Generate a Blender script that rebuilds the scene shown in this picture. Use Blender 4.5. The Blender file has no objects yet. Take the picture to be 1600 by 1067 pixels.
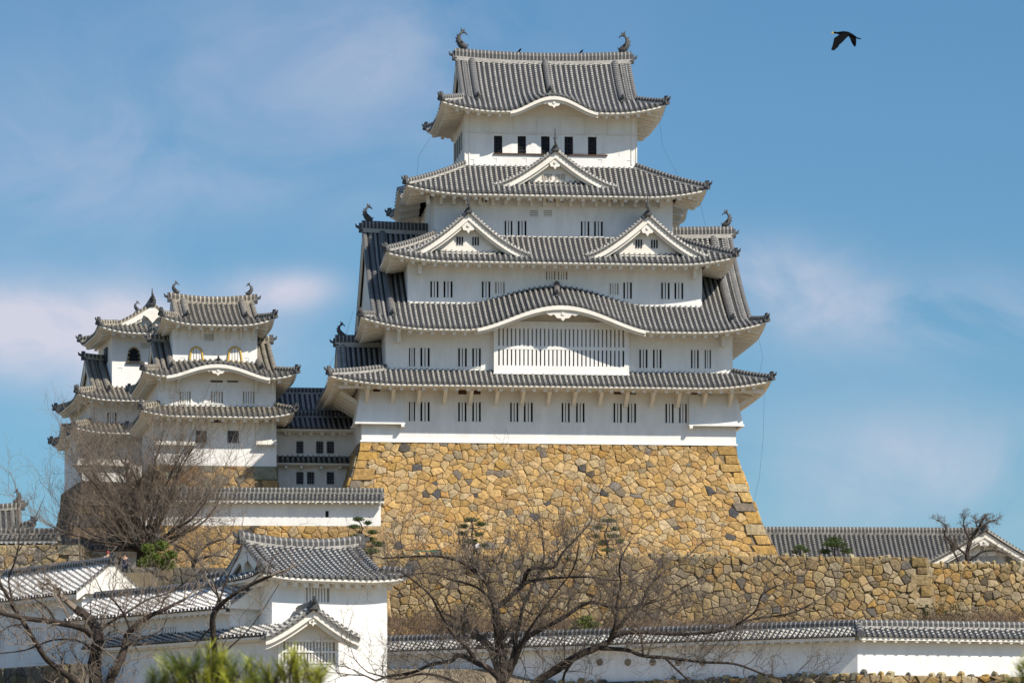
import bpy, math, random
import numpy as np
from math import sin, cos, tan, radians as R, pi, sqrt, atan2
random.seed(7)
C = bpy.context.scene.collection
FPX, HOR, ZC = 7000.0, 1400.0, 2.0          # focal length and horizon row in photo pixels, eye height

# ---------------------------------------------------------------- camera
cd = bpy.data.cameras.new('camera'); cam = bpy.data.objects.new('camera', cd); C.objects.link(cam)
cam.location = (0, 0, ZC); cam.rotation_euler = (R(90), 0, 0)
cd.sensor_width = 36; cd.lens = FPX/1600*36; cd.shift_y = (HOR-533.5)/1600
cd.clip_start = 1; cd.clip_end = 20000
cd.dof.use_dof = True; cd.dof.focus_distance = 350; cd.dof.aperture_fstop = 9
sc = bpy.context.scene; sc.camera = cam
sc.view_settings.view_transform = 'Standard'; sc.view_settings.look = 'None'
sc.view_settings.exposure = 0.52; sc.view_settings.gamma = 1
# ---------------------------------------------------------------- sun and sky
SAZ, SEL = R(52), R(45)                      # to the right of the viewer's back
ts = (cos(SEL)*sin(SAZ), -cos(SEL)*cos(SAZ), sin(SEL))
ld = bpy.data.lights.new('sun', 'SUN'); ld.energy = 4.3; ld.angle = R(.53); ld.color = (1, .93, .82)
lo = bpy.data.objects.new('sun', ld); C.objects.link(lo); lo.location = (0, 0, 200)
lo.rotation_euler = (R(90)-SEL, 0, SAZ)
w = bpy.data.worlds.new('World'); sc.world = w; w.use_nodes = True
nt = w.node_tree; nt.nodes.clear()
def nn(t, typ, **k):
    n = t.nodes.new(typ)
    for a, b in k.items(): setattr(n, a, b)
    return n
def lk(t, a, b): t.links.new(a, b)
sky = nn(nt, 'ShaderNodeTexSky', sky_type='NISHITA', sun_disc=False)
sky.sun_elevation = SEL; sky.sun_rotation = atan2(ts[0], ts[1])
sky.air_density = 1.0; sky.dust_density = 0.3; sky.ozone_density = 2.5
bg = nn(nt, 'ShaderNodeBackground'); out = nn(nt, 'ShaderNodeOutputWorld')
tc = nn(nt, 'ShaderNodeTexCoord'); sp = nn(nt, 'ShaderNodeSeparateXYZ'); lk(nt, tc.outputs['Generated'], sp.inputs[0])
def wm(op, a, b=None, c=None):
    n = nn(nt, 'ShaderNodeMath', operation=op)
    for i, v in enumerate((a, b, c)):
        if v is None: continue
        if isinstance(v, (int, float)): n.inputs[i].default_value = v
        else: lk(nt, v, n.inputs[i])
    return n.outputs[0]
X, Y, Z = sp.outputs
# the air low over the horizon is deeper blue on this day than the bare sky model gives
ym = wm('MAXIMUM', Y, .05)
hx = wm('DIVIDE', X, ym); hz = wm('DIVIDE', Z, ym)
cv = nn(nt, 'ShaderNodeCombineXYZ'); lk(nt, wm('MULTIPLY', hx, 1.0), cv.inputs[0]); lk(nt, wm('MULTIPLY', hz, 1.35), cv.inputs[1])
no = nn(nt, 'ShaderNodeTexNoise'); no.inputs['Scale'].default_value = 21; no.inputs['Detail'].default_value = 10
no.inputs['Roughness'].default_value = .55; no.inputs['Distortion'].default_value = .6
lk(nt, cv.outputs[0], no.inputs['Vector'])
def blob(cx, cy, rx, ry, amp):               # a cloud bank centred at a direction (photo pixels turned to slopes)
    a = wm('DIVIDE', wm('SUBTRACT', hx, (cx-800)/FPX), rx/FPX); b = wm('DIVIDE', wm('SUBTRACT', hz, (HOR-cy)/FPX), ry/FPX)
    d = wm('ADD', wm('MULTIPLY', a, a), wm('MULTIPLY', b, b))
    return wm('MULTIPLY', wm('POWER', 2.718, wm('MULTIPLY', d, -1.0)), amp)
BL = [(150, 530, 240, 80, 1.15), (420, 452, 85, 30, 1.1), (10, 500, 90, 60, .9), (1460, 490, 230, 60, .7), (1190, 430, 120, 60, .5), (280, 110, 480, 190, .15), (560, 120, 260, 120, .17), (1450, 740, 280, 110, .45), (330, 300, 300, 60, .16),
      (700, 60, 150, 120, .2), (0, 250, 400, 120, .2)]
acc = None
for b in BL:
    v = blob(*b); acc = v if acc is None else wm('ADD', acc, v)
f = wm('MULTIPLY_ADD', no.outputs[0], 3.4, -1.0)
fac = wm('MULTIPLY', acc, wm('MAXIMUM', f, 0.0))
fac = wm('MINIMUM', wm('MAXIMUM', fac, 0.0), .9)
tint = nn(nt, 'ShaderNodeMix', data_type='RGBA', blend_type='MULTIPLY'); lk(nt, sky.outputs[0], tint.inputs['A']); tint.inputs['B'].default_value = (.255, .388, .465, 1)
lk(nt, wm('MAXIMUM', wm('MINIMUM', wm('MULTIPLY_ADD', Z, -2.2, 1.55), 1.0), 0.0), tint.inputs['Factor'])
mx = nn(nt, 'ShaderNodeMix', data_type='RGBA'); lk(nt, fac, mx.inputs['Factor']); lk(nt, tint.outputs['Result'], mx.inputs['A'])
mx.inputs['B'].default_value = (3.3, 3.25, 3.75, 1)
lk(nt, mx.outputs['Result'], bg.inputs['Color']); bg.inputs['Strength'].default_value = .145
lk(nt, bg.outputs[0], out.inputs[0])

# ---------------------------------------------------------------- materials
MT = {}
def mat(name, col, rough=.85, bump=0, bscale=8, var=.0, vscale=3, streak=0, spec=.3, attr=None):
    m = bpy.data.materials.new(name); m.use_nodes = True; t = m.node_tree; p = t.nodes['Principled BSDF']
    p.inputs['Roughness'].default_value = rough; p.inputs['Specular IOR Level'].default_value = spec
    tcn = nn(t, 'ShaderNodeTexCoord'); co = tcn.outputs['Object']
    src = None
    if attr:
        a = nn(t, 'ShaderNodeAttribute', attribute_name=attr); src = a.outputs['Color']
    if var:
        n = nn(t, 'ShaderNodeTexNoise'); n.inputs['Scale'].default_value = vscale; n.inputs['Detail'].default_value = 6; n.inputs['Roughness'].default_value = .65
        if streak:
            mp = nn(t, 'ShaderNodeMapping'); mp.inputs['Scale'].default_value = (1, 1, streak); lk(t, co, mp.inputs[0]); lk(t, mp.outputs[0], n.inputs['Vector'])
        else: lk(t, co, n.inputs['Vector'])
        mr = nn(t, 'ShaderNodeMapRange'); mr.inputs['From Min'].default_value = .3; mr.inputs['From Max'].default_value = .7
        mr.inputs['To Min'].default_value = 1-var; mr.inputs['To Max'].default_value = 1+var*.35; lk(t, n.outputs[0], mr.inputs[0])
        mm = nn(t, 'ShaderNodeMix', data_type='RGBA', blend_type='MULTIPLY'); mm.inputs['Factor'].default_value = 1
        if src is None: mm.inputs['A'].default_value = (*col, 1)
        else: lk(t, src, mm.inputs['A'])
        lk(t, mr.outputs[0], mm.inputs['B']); src = mm.outputs['Result']
    if src is None: p.inputs['Base Color'].default_value = (*col, 1)
    else: lk(t, src, p.inputs['Base Color'])
    if bump:
        n = nn(t, 'ShaderNodeTexNoise'); n.inputs['Scale'].default_value = bscale; n.inputs['Detail'].default_value = 5; lk(t, co, n.inputs['Vector'])
        b = nn(t, 'ShaderNodeBump'); b.inputs['Strength'].default_value = bump; b.inputs['Distance'].default_value = .1
        lk(t, n.outputs[0], b.inputs['Height']); lk(t, b.outputs[0], p.inputs['Normal'])
    MT[name] = m; return m
mat('plaster', (.84, .815, .765), .9, .08, 3, .12, 1.3, .28)
mat('old_plaster', (.76, .72, .64), .9, .1, 3, .28, 1.2, .25)
mat('trim', (.80, .75, .66), .9, .05, 5, .12, 1.2)
mat('dark', (.006, .007, .010), .8)  # near-black sheets and slits, the darkness of unlit openings put into colour
mat('shade_gap', (.42, .36, .28), .9)
mat('wood', (.10, .05, .03), .7, .1, 20, .3, 4)
mat('iron', (.03, .03, .035), .6, 0, 8, .2, 4)
mat('gold', (.62, .40, .07), .45, .1, 12, .2, 5, spec=.6)
mat('oni', (.085, .085, .085), .75, .35, 9, .4, 5)
mat('stone', (.4, .3, .15), .95, .9, 4.5, .42, 3.0, attr='stone')
mat('shutter', (.36, .38, .42), .7)
mat('mortar', (.27, .20, .11), 1, .9, 9, .6, 6)
mat('earth', (.24, .19, .12), 1, .5, .7, .4, .5)
mat('bark', (.048, .036, .028), .95, .6, 14, .5, 6)
mat('twig', (.15, .12, .095), .95, 0, 8, .35, 2)
mat('twig_pale', (.21, .165, .125), .95, 0, 8, .35, 2)
mat('needle', (.060, .095, .022), .7, 0, 8, .5, 3)
mat('needle_bright', (.34, .35, .03), .6, 0, 8, .4, 9)
mat('needle_deep', (.11, .145, .02), .6, 0, 8, .4, 9)
mat('bird', (.004, .004, .005), .9, spec=.05)
mat('beak', (.5, .4, .08), .5)
mat('brush', (.17, .115, .075), 1, 0, 8, .5, 2)
mat('cloth_white', (.6, .6, .65), .8); mat('cloth_dark', (.03, .035, .06), .8); mat('cloth_red', (.35, .03, .04), .8)
mat('skin', (.45, .27, .18), .6); mat('hair', (.01, .008, .007), .6)
mat('green_rail', (.03, .16, .10), .5); mat('patina', (.25, .2, .13), .9, .1, 3, .4, 4)

def tile_mat(name, period, frac, dark, pale, dirt, bw=1.0):
    m = bpy.data.materials.new(name); m.use_nodes = True; t = m.node_tree; p = t.nodes['Principled BSDF']
    p.inputs['Roughness'].default_value = .62; p.inputs['Specular IOR Level'].default_value = .35
    uv = nn(t, 'ShaderNodeUVMap'); s = nn(t, 'ShaderNodeSeparateXYZ'); lk(t, uv.outputs[0], s.inputs[0])
    tcn = nn(t, 'ShaderNodeTexCoord')
    n = nn(t, 'ShaderNodeTexNoise'); n.inputs['Scale'].default_value = 1.1; n.inputs['Detail'].default_value = 8; n.inputs['Roughness'].default_value = .7; lk(t, tcn.outputs['Object'], n.inputs['Vector'])
    n2 = nn(t, 'ShaderNodeTexNoise'); n2.inputs['Scale'].default_value = 7; n2.inputs['Detail'].default_value = 3; lk(t, tcn.outputs['Object'], n2.inputs['Vector'])
    def mth(op, a, b=0, c=0):
        q = nn(t, 'ShaderNodeMath', operation=op)
        for i, v in enumerate((a, b, c)):
            if isinstance(v, (int, float)): q.inputs[i].default_value = v
            else: lk(t, v, q.inputs[i])
        return q.outputs[0]
    fr = mth('FRACT', mth('DIVIDE', s.outputs[1], period))
    band = mth('LESS_THAN', mth('ADD', fr, mth('MULTIPLY', mth('SUBTRACT', n2.outputs[0], .5), .35)), frac)
    edge = mth('GREATER_THAN', mth('ABSOLUTE', mth('SUBTRACT', s.outputs[0], .5)), .36)    # plaster beads along both flanks of a roll
    pl = mth('MAXIMUM', mth('MULTIPLY', band, bw), mth('MULTIPLY', edge, .75))
    wear = nn(t, 'ShaderNodeMapRange'); wear.inputs['From Min'].default_value = .32; wear.inputs['From Max'].default_value = .68
    wear.inputs['To Min'].default_value = 1; wear.inputs['To Max'].default_value = 1-dirt; lk(t, n.outputs[0], wear.inputs[0])
    fac = mth('MULTIPLY', pl, wear.outputs[0])
    a = nn(t, 'ShaderNodeMix', data_type='RGBA'); lk(t, n2.outputs[0], a.inputs['Factor']); a.inputs['A'].default_value = (*[c*.55 for c in dark], 1); a.inputs['B'].default_value = (*[c*1.6 for c in dark], 1)
    b = nn(t, 'ShaderNodeMix', data_type='RGBA'); lk(t, fac, b.inputs['Factor']); lk(t, a.outputs['Result'], b.inputs['A']); b.inputs['B'].default_value = (*pale, 1)
    lk(t, b.outputs['Result'], p.inputs['Base Color'])
    bp = nn(t, 'ShaderNodeBump'); bp.inputs['Strength'].default_value = .4; bp.inputs['Distance'].default_value = .03; lk(t, fac, bp.inputs['Height']); lk(t, bp.outputs[0], p.inputs['Normal'])
    MT[name] = m
tile_mat('tile', .30, .46, (.062, .060, .060), (.58, .55, .48), .55)
tile_mat('tile_old', .34, .34, (.080, .073, .060), (.50, .44, .34), .7)
tile_mat('tile_glare', .30, .55, (.13, .13, .13), (.72, .69, .64), .35)  # glare off the slanting lower left roofs put into paler tile colours
tile_mat('ridge', .30, .28, (.055, .055, .055), (.60, .56, .49), .4, .5)
tile_mat('tile_dark', .32, .34, (.060, .057, .052), (.34, .32, .27), .6)  # darker tiles; on the far left turret they stand for shade
mat('pan', (.038, .038, .040), .8, .3, 10, .4, 2.5)
mat('pan_old', (.060, .055, .045), .9, .3, 10, .4, 2.5)
mat('disc', (.16, .155, .145), .8, .3, 12, .5, 6)

# ---------------------------------------------------------------- mesh builder
class MB:
    def __init__(s): s.v = []; s.f = []; s.m = []; s.uv = []; s.col = []; s.xf = None; s.cc = None
    def p(s, q):
        if s.xf: q = s.xf(q)
        s.v.append((q[0], q[1], q[2])); return len(s.v)-1
    def face(s, idx, m=0, uv=None):
        s.f.append(tuple(idx)); s.m.append(m); s.uv.append(uv or [(0.5, 0.5)]*len(idx)); s.col.append(s.cc)
    def poly(s, pts, m=0, uv=None): s.face([s.p(q) for q in pts], m, uv)
    def box(s, x0, x1, y0, y1, z0, z1, m=0, uv=True):
        i = [s.p((x, y, z)) for z in (z0, z1) for y in (y0, y1) for x in (x0, x1)]
        for q in ((0, 2, 3, 1), (4, 5, 7, 6), (0, 1, 5, 4), (2, 6, 7, 3), (0, 4, 6, 2), (1, 3, 7, 5)): s.face([i[k] for k in q], m)
    def prism(s, pts, y0, y1, m=0):           # polygon in x,z pushed from y0 to y1
        a = [s.p((x, y0, z)) for x, z in pts]; b = [s.p((x, y1, z)) for x, z in pts]; n = len(pts)
        s.face(a, m); s.face(b[::-1], m)
        for i in range(n): j = (i+1) % n; s.face((a[i], b[i], b[j], a[j]), m)
    def beam(s, a, b, w, h, m=0):             # bar from a to b, width w sideways, height h up
        a = np.array(a, float); b = np.array(b, float); d = b-a; d /= np.linalg.norm(d)+1e-9
        sd = np.cross(d, (0, 0, 1)); l = np.linalg.norm(sd); sd = np.array((1., 0, 0)) if l < 1e-5 else sd/l
        up = np.cross(sd, d)
        i = [s.p(q+sd*w/2*x+up*h/2*z) for q in (a, b) for x, z in ((-1, -1), (1, -1), (1, 1), (-1, 1))]
        s.face(i[:4][::-1], m); s.face(i[4:], m)
        for k in range(4): j = (k+1) % 4; s.face((i[k], i[j], i[4+j], i[4+k]), m)
    def tube(s, pts, rad, n=6, m=0, flat=1.0):
        if n == 3: return s.tube3(pts, rad, m)
        pts = [np.array(q, float) for q in pts]; rings = []; u = None
        for k, q in enumerate(pts):
            d = pts[min(k+1, len(pts)-1)]-pts[max(k-1, 0)]; d /= np.linalg.norm(d)+1e-9
            if u is None:
                u = np.cross(d, (0.13, 0.97, .2)); 
            u = u-d*np.dot(u, d); u /= np.linalg.norm(u)+1e-9; v = np.cross(d, u)
            r = rad[k] if hasattr(rad, '__len__') else rad
            rings.append([s.p(q+u*r*cos(2*pi*i/n)+v*r*flat*sin(2*pi*i/n)) for i in range(n)])
        for a, b in zip(rings, rings[1:]):
            for i in range(n): j = (i+1) % n; s.face((a[i], a[j], b[j], b[i]), m)
        if n > 3: s.face(rings[0][::-1], m); s.face(rings[-1], m)
    def tube3(s, pts, rad, m=0):
        d0 = pts[-1]-pts[0]; dx, dy, dz = float(d0[0]), float(d0[1]), float(d0[2]); l = sqrt(dx*dx+dy*dy+dz*dz)+1e-9; dx /= l; dy /= l; dz /= l
        ux, uy, uz = (dy, -dx, 0) if abs(dz) < .9 else (0, dz, -dy); l = sqrt(ux*ux+uy*uy+uz*uz)+1e-9; ux /= l; uy /= l; uz /= l
        vx, vy, vz = dy*uz-dz*uy, dz*ux-dx*uz, dx*uy-dy*ux; V = s.v; b = len(V); F = s.f; U = [(.5, .5)]*4
        for k, q in enumerate(pts):
            r = rad[k]; x, y, z = float(q[0]), float(q[1]), float(q[2])
            for c, e in ((1, 0), (-.5, .866), (-.5, -.866)): V.append((x+r*(ux*c+vx*e), y+r*(uy*c+vy*e), z+r*(uz*c+vz*e)))
        for k in range(len(pts)-1):
            i = b+3*k
            for a, c in ((0, 1), (1, 2), (2, 0)): F.append((i+a, i+c, i+3+c, i+3+a)); s.m.append(m); s.uv.append(U); s.col.append(s.cc)
    def sweep(s, pts, wd, ht, m=0, ends=True): # a tiled ridge: straight sides, rounded top, along pts (its foot line)
        sec = [(-.5, -.25), (-.5, .62), (-.28, .9), (0, 1), (.28, .9), (.5, .62), (.5, -.25)]; us = [0, .3, .45, .5, .55, .7, 1]
        pts = [np.array(q, float) for q in pts]; rings = []; L = 0; vs = []
        for k, q in enumerate(pts):
            if k: L += np.linalg.norm(q-pts[k-1])
            vs.append(L)
            d = pts[min(k+1, len(pts)-1)]-pts[max(k-1, 0)]; sd = np.cross(d, (0, 0, 1)); sd /= np.linalg.norm(sd)+1e-9
            rings.append([s.p(q+sd*a*wd+np.array((0, 0, b*ht))) for a, b in sec])
        for k in range(len(pts)-1):
            for i in range(6): s.face((rings[k][i], rings[k+1][i], rings[k+1][i+1], rings[k][i+1]), m, [(us[i], vs[k]), (us[i], vs[k+1]), (us[i+1], vs[k+1]), (us[i+1], vs[k])])
        if ends: s.face(rings[0], m); s.face(rings[-1][::-1], m)
    def build(s, name, mats, parent=None, z0=None, smooth=False):
        if not s.f: return None
        me = bpy.data.meshes.new(name); z0 = z0 if z0 is not None else CUR.z0
        v = np.array(s.v, float); v[:, 2] -= z0
        me.from_pydata(v.tolist(), [], s.f)
        if isinstance(mats, str): mats = [mats]
        for q in mats: me.materials.append(MT[q])
        me.polygons.foreach_set('material_index', s.m)
        ul = me.uv_layers.new(name='UVMap'); ul.data.foreach_set('uv', [c for f in s.uv for q in f for c in q])
        if s.col[0] is not None:
            ca = me.color_attributes.new('stone', 'FLOAT_COLOR', 'CORNER')
            fl = []
            for f, c in zip(s.f, s.col): fl += [c[0], c[1], c[2], 1]*len(f)
            ca.data.foreach_set('color', fl)
        if smooth: me.polygons.foreach_set('use_smooth', [True]*len(me.polygons))
        me.update()
        o = bpy.data.objects.new(name, me); C.objects.link(o)
        if parent: o.parent = parent
        else: o.location = (CUR.ox, CUR.oy, CUR.z0) if CUR else (0, 0, z0); o.rotation_euler = (0, 0, CUR.th if CUR else 0)
        return o
class Frame:                                  # a building's own axes: x along its front, y into its depth
    def __init__(s, px, depth, deg, py=None, z0=None):
        s.ox = (px-800)/FPX*depth; s.oy = depth; s.th = R(deg); s.z0 = z0 if z0 is not None else ZC+(HOR-py)*depth/FPX
    def t(s, px, ly):
        k = (px-800)/FPX; return (ly+s.oy*cos(s.th)-s.ox*sin(s.th))/(cos(s.th)-k*sin(s.th))
    def X(s, px, ly=0):
        t = s.t(px, ly); k = (px-800)/FPX; return (k*t-s.ox)*cos(s.th)+(t-s.oy)*sin(s.th)
    def Zp(s, px, py, ly=0): return ZC+(HOR-py)*s.t(px, ly)/FPX
    def root(s, name, label, cat, group=None):
        o = bpy.data.objects.new(name, None); C.objects.link(o); o.empty_display_size = .5
        o.location = (s.ox, s.oy, s.z0); o.rotation_euler = (0, 0, s.th); tag(o, label, cat, group); return o
def tag(o, label=None, cat=None, group=None, kind=None):
    for k, v in (('label', label), ('category', cat), ('group', group), ('kind', kind)):
        if v: o[k] = v
    return o
CUR = Frame(800, 0.0001, 0, z0=0)
def use(f):
    global CUR; CUR = f; return f
WORLD = CUR
def at(px, py, d): return np.array(((px-800)/FPX*d, d, ZC+(HOR-py)*d/FPX))
# ---------------------------------------------------------------- roofs
class Panel:
    """one roof slope: eave corner c, along the eave e, inward n; segs = [(a0,a1,s0,s1)] how far in it reaches; h(a,s) its height"""
    def __init__(s, c, e, n, L, segs, h): s.c = np.array(c, float); s.e = np.array(e, float); s.n = np.array(n, float); s.L = L; s.segs = segs; s.h = h
    def P(s, a, q, dz=0): p = s.c+s.e*a+s.n*q; return np.array((p[0], p[1], s.h(a, q)+dz))
    def smax(s, a):
        for a0, a1, q0, q1 in s.segs:
            if a <= a1+1e-6: return q0+(q1-q0)*(a-a0)/max(a1-a0, 1e-6)
        return 0
class Multi:
    """collects ridges or end tiles, every one a mesh of its own"""
    def __init__(s): s.l = []; s.xf = None
    def new(s): m = MB(); m.xf = s.xf; s.l.append(m); return m
    def sweep(s, *a, **k): s.new().sweep(*a, **k)
    def tube(s, *a, **k): s.new().tube(*a, **k)
    def build(s, name, mats, parent=None):
        for m in s.l: m.build(name, mats, parent)
class Roof:
    def __init__(s, tile='tile', pan='pan', sp=.415, r=.105):
        s.cover = MB(); s.eave = MB(); s.ridge = Multi(); s.oni = Multi(); s.tile = tile; s.pan = pan; s.sp = sp; s.r = r
    def cover_panel(s, P, ribs=True, M=9, start=0.0):
        mb = s.cover; A = []
        for a0, a1, q0, q1 in P.segs:
            n = max(1, int((a1-a0)/(s.sp*2))); prev = None
            for i in range(n+1):
                a = a0+(a1-a0)*i/n; sm = q0+(q1-q0)*i/n
                col = [mb.p(P.P(a, start+(sm-start)*j/M)) for j in range(M+1)]
                if prev:
                    for j in range(M): mb.face((prev[j], col[j], col[j+1], prev[j+1]), 1)
                prev = col
        if not ribs: return
        n = int(P.L/s.sp); off = (P.L-n*s.sp)/2+s.sp/2; K = 4
        rgt = random.Random(int(P.L*100)+n)
        for i in range(n):
            a = off+i*s.sp+rgt.uniform(-.02, .02); sm = P.smax(a)
            if sm-start < .25: continue
            ns = max(2, int((sm-start)/.8)+1); rings = []; vs = []; L = 0; pp = None
            for j in range(ns+1):
                q = start-.06+(sm-start+.06)*j/ns; b = P.P(a, q); d = P.P(a, q+.05)-P.P(a, q-.05); dz = d[2]; dn = sqrt(d[0]**2+d[1]**2); l = sqrt(dz*dz+dn*dn)
                N = np.array((-P.n[0]*dz/l, -P.n[1]*dz/l, dn/l)); E = np.array((P.e[0], P.e[1], 0))
                if pp is not None: L += np.linalg.norm(b-pp)
                pp = b; vs.append(L+a*.37)
                rings.append([mb.p(b+E*s.r*cos(pi*k/K)+N*s.r*(1.15*sin(pi*k/K)+.05)) for k in range(K+1)])
                if j == 0:
                    c0 = b+N*s.r*.45; T = -np.array((P.n[0]*dn, P.n[1]*dn, dz))/l*.03
                    mb.face([mb.p(c0+T+E*s.r*1.12*cos(2*pi*k/8)+N*s.r*1.12*sin(2*pi*k/8)) for k in range(8)], 2)
            for j in range(ns):
                for k in range(K): mb.face((rings[j][k], rings[j+1][k], rings[j+1][k+1], rings[j][k+1]), 0, [(k/K, vs[j]), (k/K, vs[j+1]), ((k+1)/K, vs[j+1]), ((k+1)/K, vs[j])])
    def eave_panel(s, P, o, gap=(), rafters=True, th=.19, rise=.22, teeth=.85):
        mb = s.eave; L = P.L; n = max(2, int(L/.6))
        def Q(fr, q, dz): a = q+fr*(L-2*q); p = P.c+P.e*a+P.n*q; return np.array((p[0], p[1], P.h(a, 0)+dz))
        prev = None
        # tile edge (dark), plaster fascia, soffit climbing to the wall
        for i in range(n+1):
            fr = i/n
            c = [Q(fr, -.02, .03), Q(fr, -.02, -.07), Q(fr, .0, -.075), Q(fr, .0, -.08-th*.6), Q(fr, .22, -.12-th*.6), Q(fr, .22, -.10-th), Q(fr, .4, -.10-th)] + [Q(fr, .4+(o-.4)*k/3, -.10-th+rise*(o-.4)*k/3) for k in (1, 2, 3)]
            ids = [mb.p(x) for x in c]
            if prev:
                for j in range(len(ids)-1): mb.face((prev[j], ids[j], ids[j+1], prev[j+1]), 1 if j == 0 else 0)
            prev = ids
        if rafters:
            k = int(L/.30)
            for i in range(k):
                a = (i+.5)*L/k; e = min(o, a-.1, L-a-.1)
                if e < .7: continue
                h0 = P.h(a, 0)-.10-th-.03; p0 = P.c+P.e*a+P.n*.42; p1 = P.c+P.e*a+P.n*e
                mb.beam((p0[0], p0[1], h0), (p1[0], p1[1], h0+rise*(e-.4)), .11, .12)
        if teeth:
            k = int(L/teeth)
            for i in range(k):
                a = (i+.5)*L/k; e = min(o, a-.1, L-a-.1)
                if e < .8 or any(g0 < a < g1 for g0, g1 in gap): continue
                h0 = P.h(a, 0)-.10-th-.10; p0 = P.c+P.e*a+P.n*.34; p1 = P.c+P.e*a+P.n*e
                mb.beam((p0[0], p0[1], h0), (p1[0], p1[1], h0+rise*(e-.4)), .26, .26)
    def hip(s, p0, p1, hf, w=.42, ht=.42, tip=.9):
        """ridge down a hip from corner p0 (x,y) to p1; hf(frac) its height"""
        p0 = np.array(p0, float); p1 = np.array(p1, float); pts = []
        for k in range(9):
            f = k/8; q = p0+(p1-p0)*f; pts.append((q[0], q[1], hf(f)+.02))
        s.ridge.sweep(pts, w, ht); s.onigawara((pts[0][0], pts[0][1], pts[0][2]), (p0-p1), tip)
    def onigawara(s, p, d, sz=.9, spike=False):
        sz *= .8
        """end tile: a broad plate with a knob on top, facing along d"""
        d = np.array(d[:2], float); d /= np.linalg.norm(d)+1e-9; t = np.array((-d[1], d[0])); mb = s.oni.new()
        out = [(-.42, -.12), (-.46, .16), (-.30, .42), (-.26, .62), (-.12, .70), (-.07, 1.0 if not spike else 1.7), (.07, 1.0 if not spike else 1.7), (.12, .70), (.26, .62), (.30, .42), (.46, .16), (.42, -.12)]
        o2 = mb.xf; base = np.array(p, float)
        def pt(x, y, z): q = base[:2]+t*x*sz*.8+d*y; return mb.p((q[0], q[1], base[2]+z*sz*.85))
        a = [pt(x, .22, z) for x, z in out]; b = [pt(x, -.12, z) for x, z in out]; n = len(out)
        mb.face(a, 0); mb.face(b[::-1], 0)
        for i in range(n): j = (i+1) % n; mb.face((a[i], b[i], b[j], a[j]), 0)
        mb.tube([(*(base[:2]+d*.1), base[2]+.35*sz), (*(base[:2]+d*.42), base[2]+.5*sz), (*(base[:2]+d*.5), base[2]+.75*sz)], [.17*sz, .13*sz, .04*sz], 6)
    def xf(s, f):
        for m in (s.cover, s.eave, s.ridge, s.oni): m.xf = f
    def build(s, parent, label=None, name='roof'):
        r = s.cover.build(name, [s.tile, s.pan, 'disc'], parent)
        s.eave.build('eave', ['trim', 'pan'], r); s.ridge.build('ridge', 'ridge' if s.tile not in ('tile_old', 'tile_dark') else s.tile, r); s.oni.build('ridge_end_tile', 'oni', r)
        if label: r['label'] = label
        return r
def prof(f, k=.22): return (1-k)*f+k*f*f
def bumpf(c, w, B, fade=1.0, sh=.85):
    def b(a, f):
        r = abs(a-c)/w
        return 0 if r >= 1 else B*(.5+.5*cos(pi*r))**sh*max(0, 1-fade*f)
    return b
def skirt(rf, O, I, ze, zj, lift=.75, LR=6, bumps={}, o=2.2, sides='FRLB', k=.2, hips=True, gap={}, rafters=True, teeth=.85, startF=0):
    """pent roof between the eave rectangle O and wall rectangle I (x0,x1,y0,y1)"""
    x0, x1, y0, y1 = O; a0, a1, b0, b1 = I
    S = {'F': ((x0, y0), (1, 0), (0, 1), x1-x0, b0-y0, a0-x0, x1-a1), 'R': ((x1, y0), (0, 1), (-1, 0), y1-y0, x1-a1, b0-y0, y1-b1),
         'B': ((x1, y1), (-1, 0), (0, -1), x1-x0, y1-b1, x1-a1, a0-x0), 'L': ((x0, y1), (0, -1), (1, 0), y1-y0, a0-x0, y1-b1, b0-y0)}
    for key in sides:
        c, e, n, L, run, hl, hr = S[key]; bp = bumps.get(key)
        def h(a, q, run=run, hl=hl, hr=hr, L=L, bp=bp):
            f = max(0, q/run); d = min(a-f*hl, L-f*hr-a); l = lift*max(0, 1-max(0, d)/LR)**2*(1-f)
            return ze+(zj-ze)*prof(f, k)+l+(bp(a, f) if bp else 0)
        P = Panel(c, e, n, L, [(0, hl, 0, run), (hl, L-hr, run, run), (L-hr, L, run, 0)], h)
        rf.cover_panel(P, ribs=key != 'B', M=6 if not bp else 9)
        if o: rf.eave_panel(P, o, gap=gap.get(key, ()), rafters=rafters, teeth=teeth)
    if hips:
        for key, cx, cy, ix, iy in (('F', x0, y0, a0, b0), ('F', x1, y0, a1, b0), ('L', x0, y1, a0, b1), ('R', x1, y1, a1, b1)):
            rf.hip((cx, cy), (ix, iy), lambda f: ze+(zj-ze)*prof(f, k)+lift*(1-f))
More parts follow.
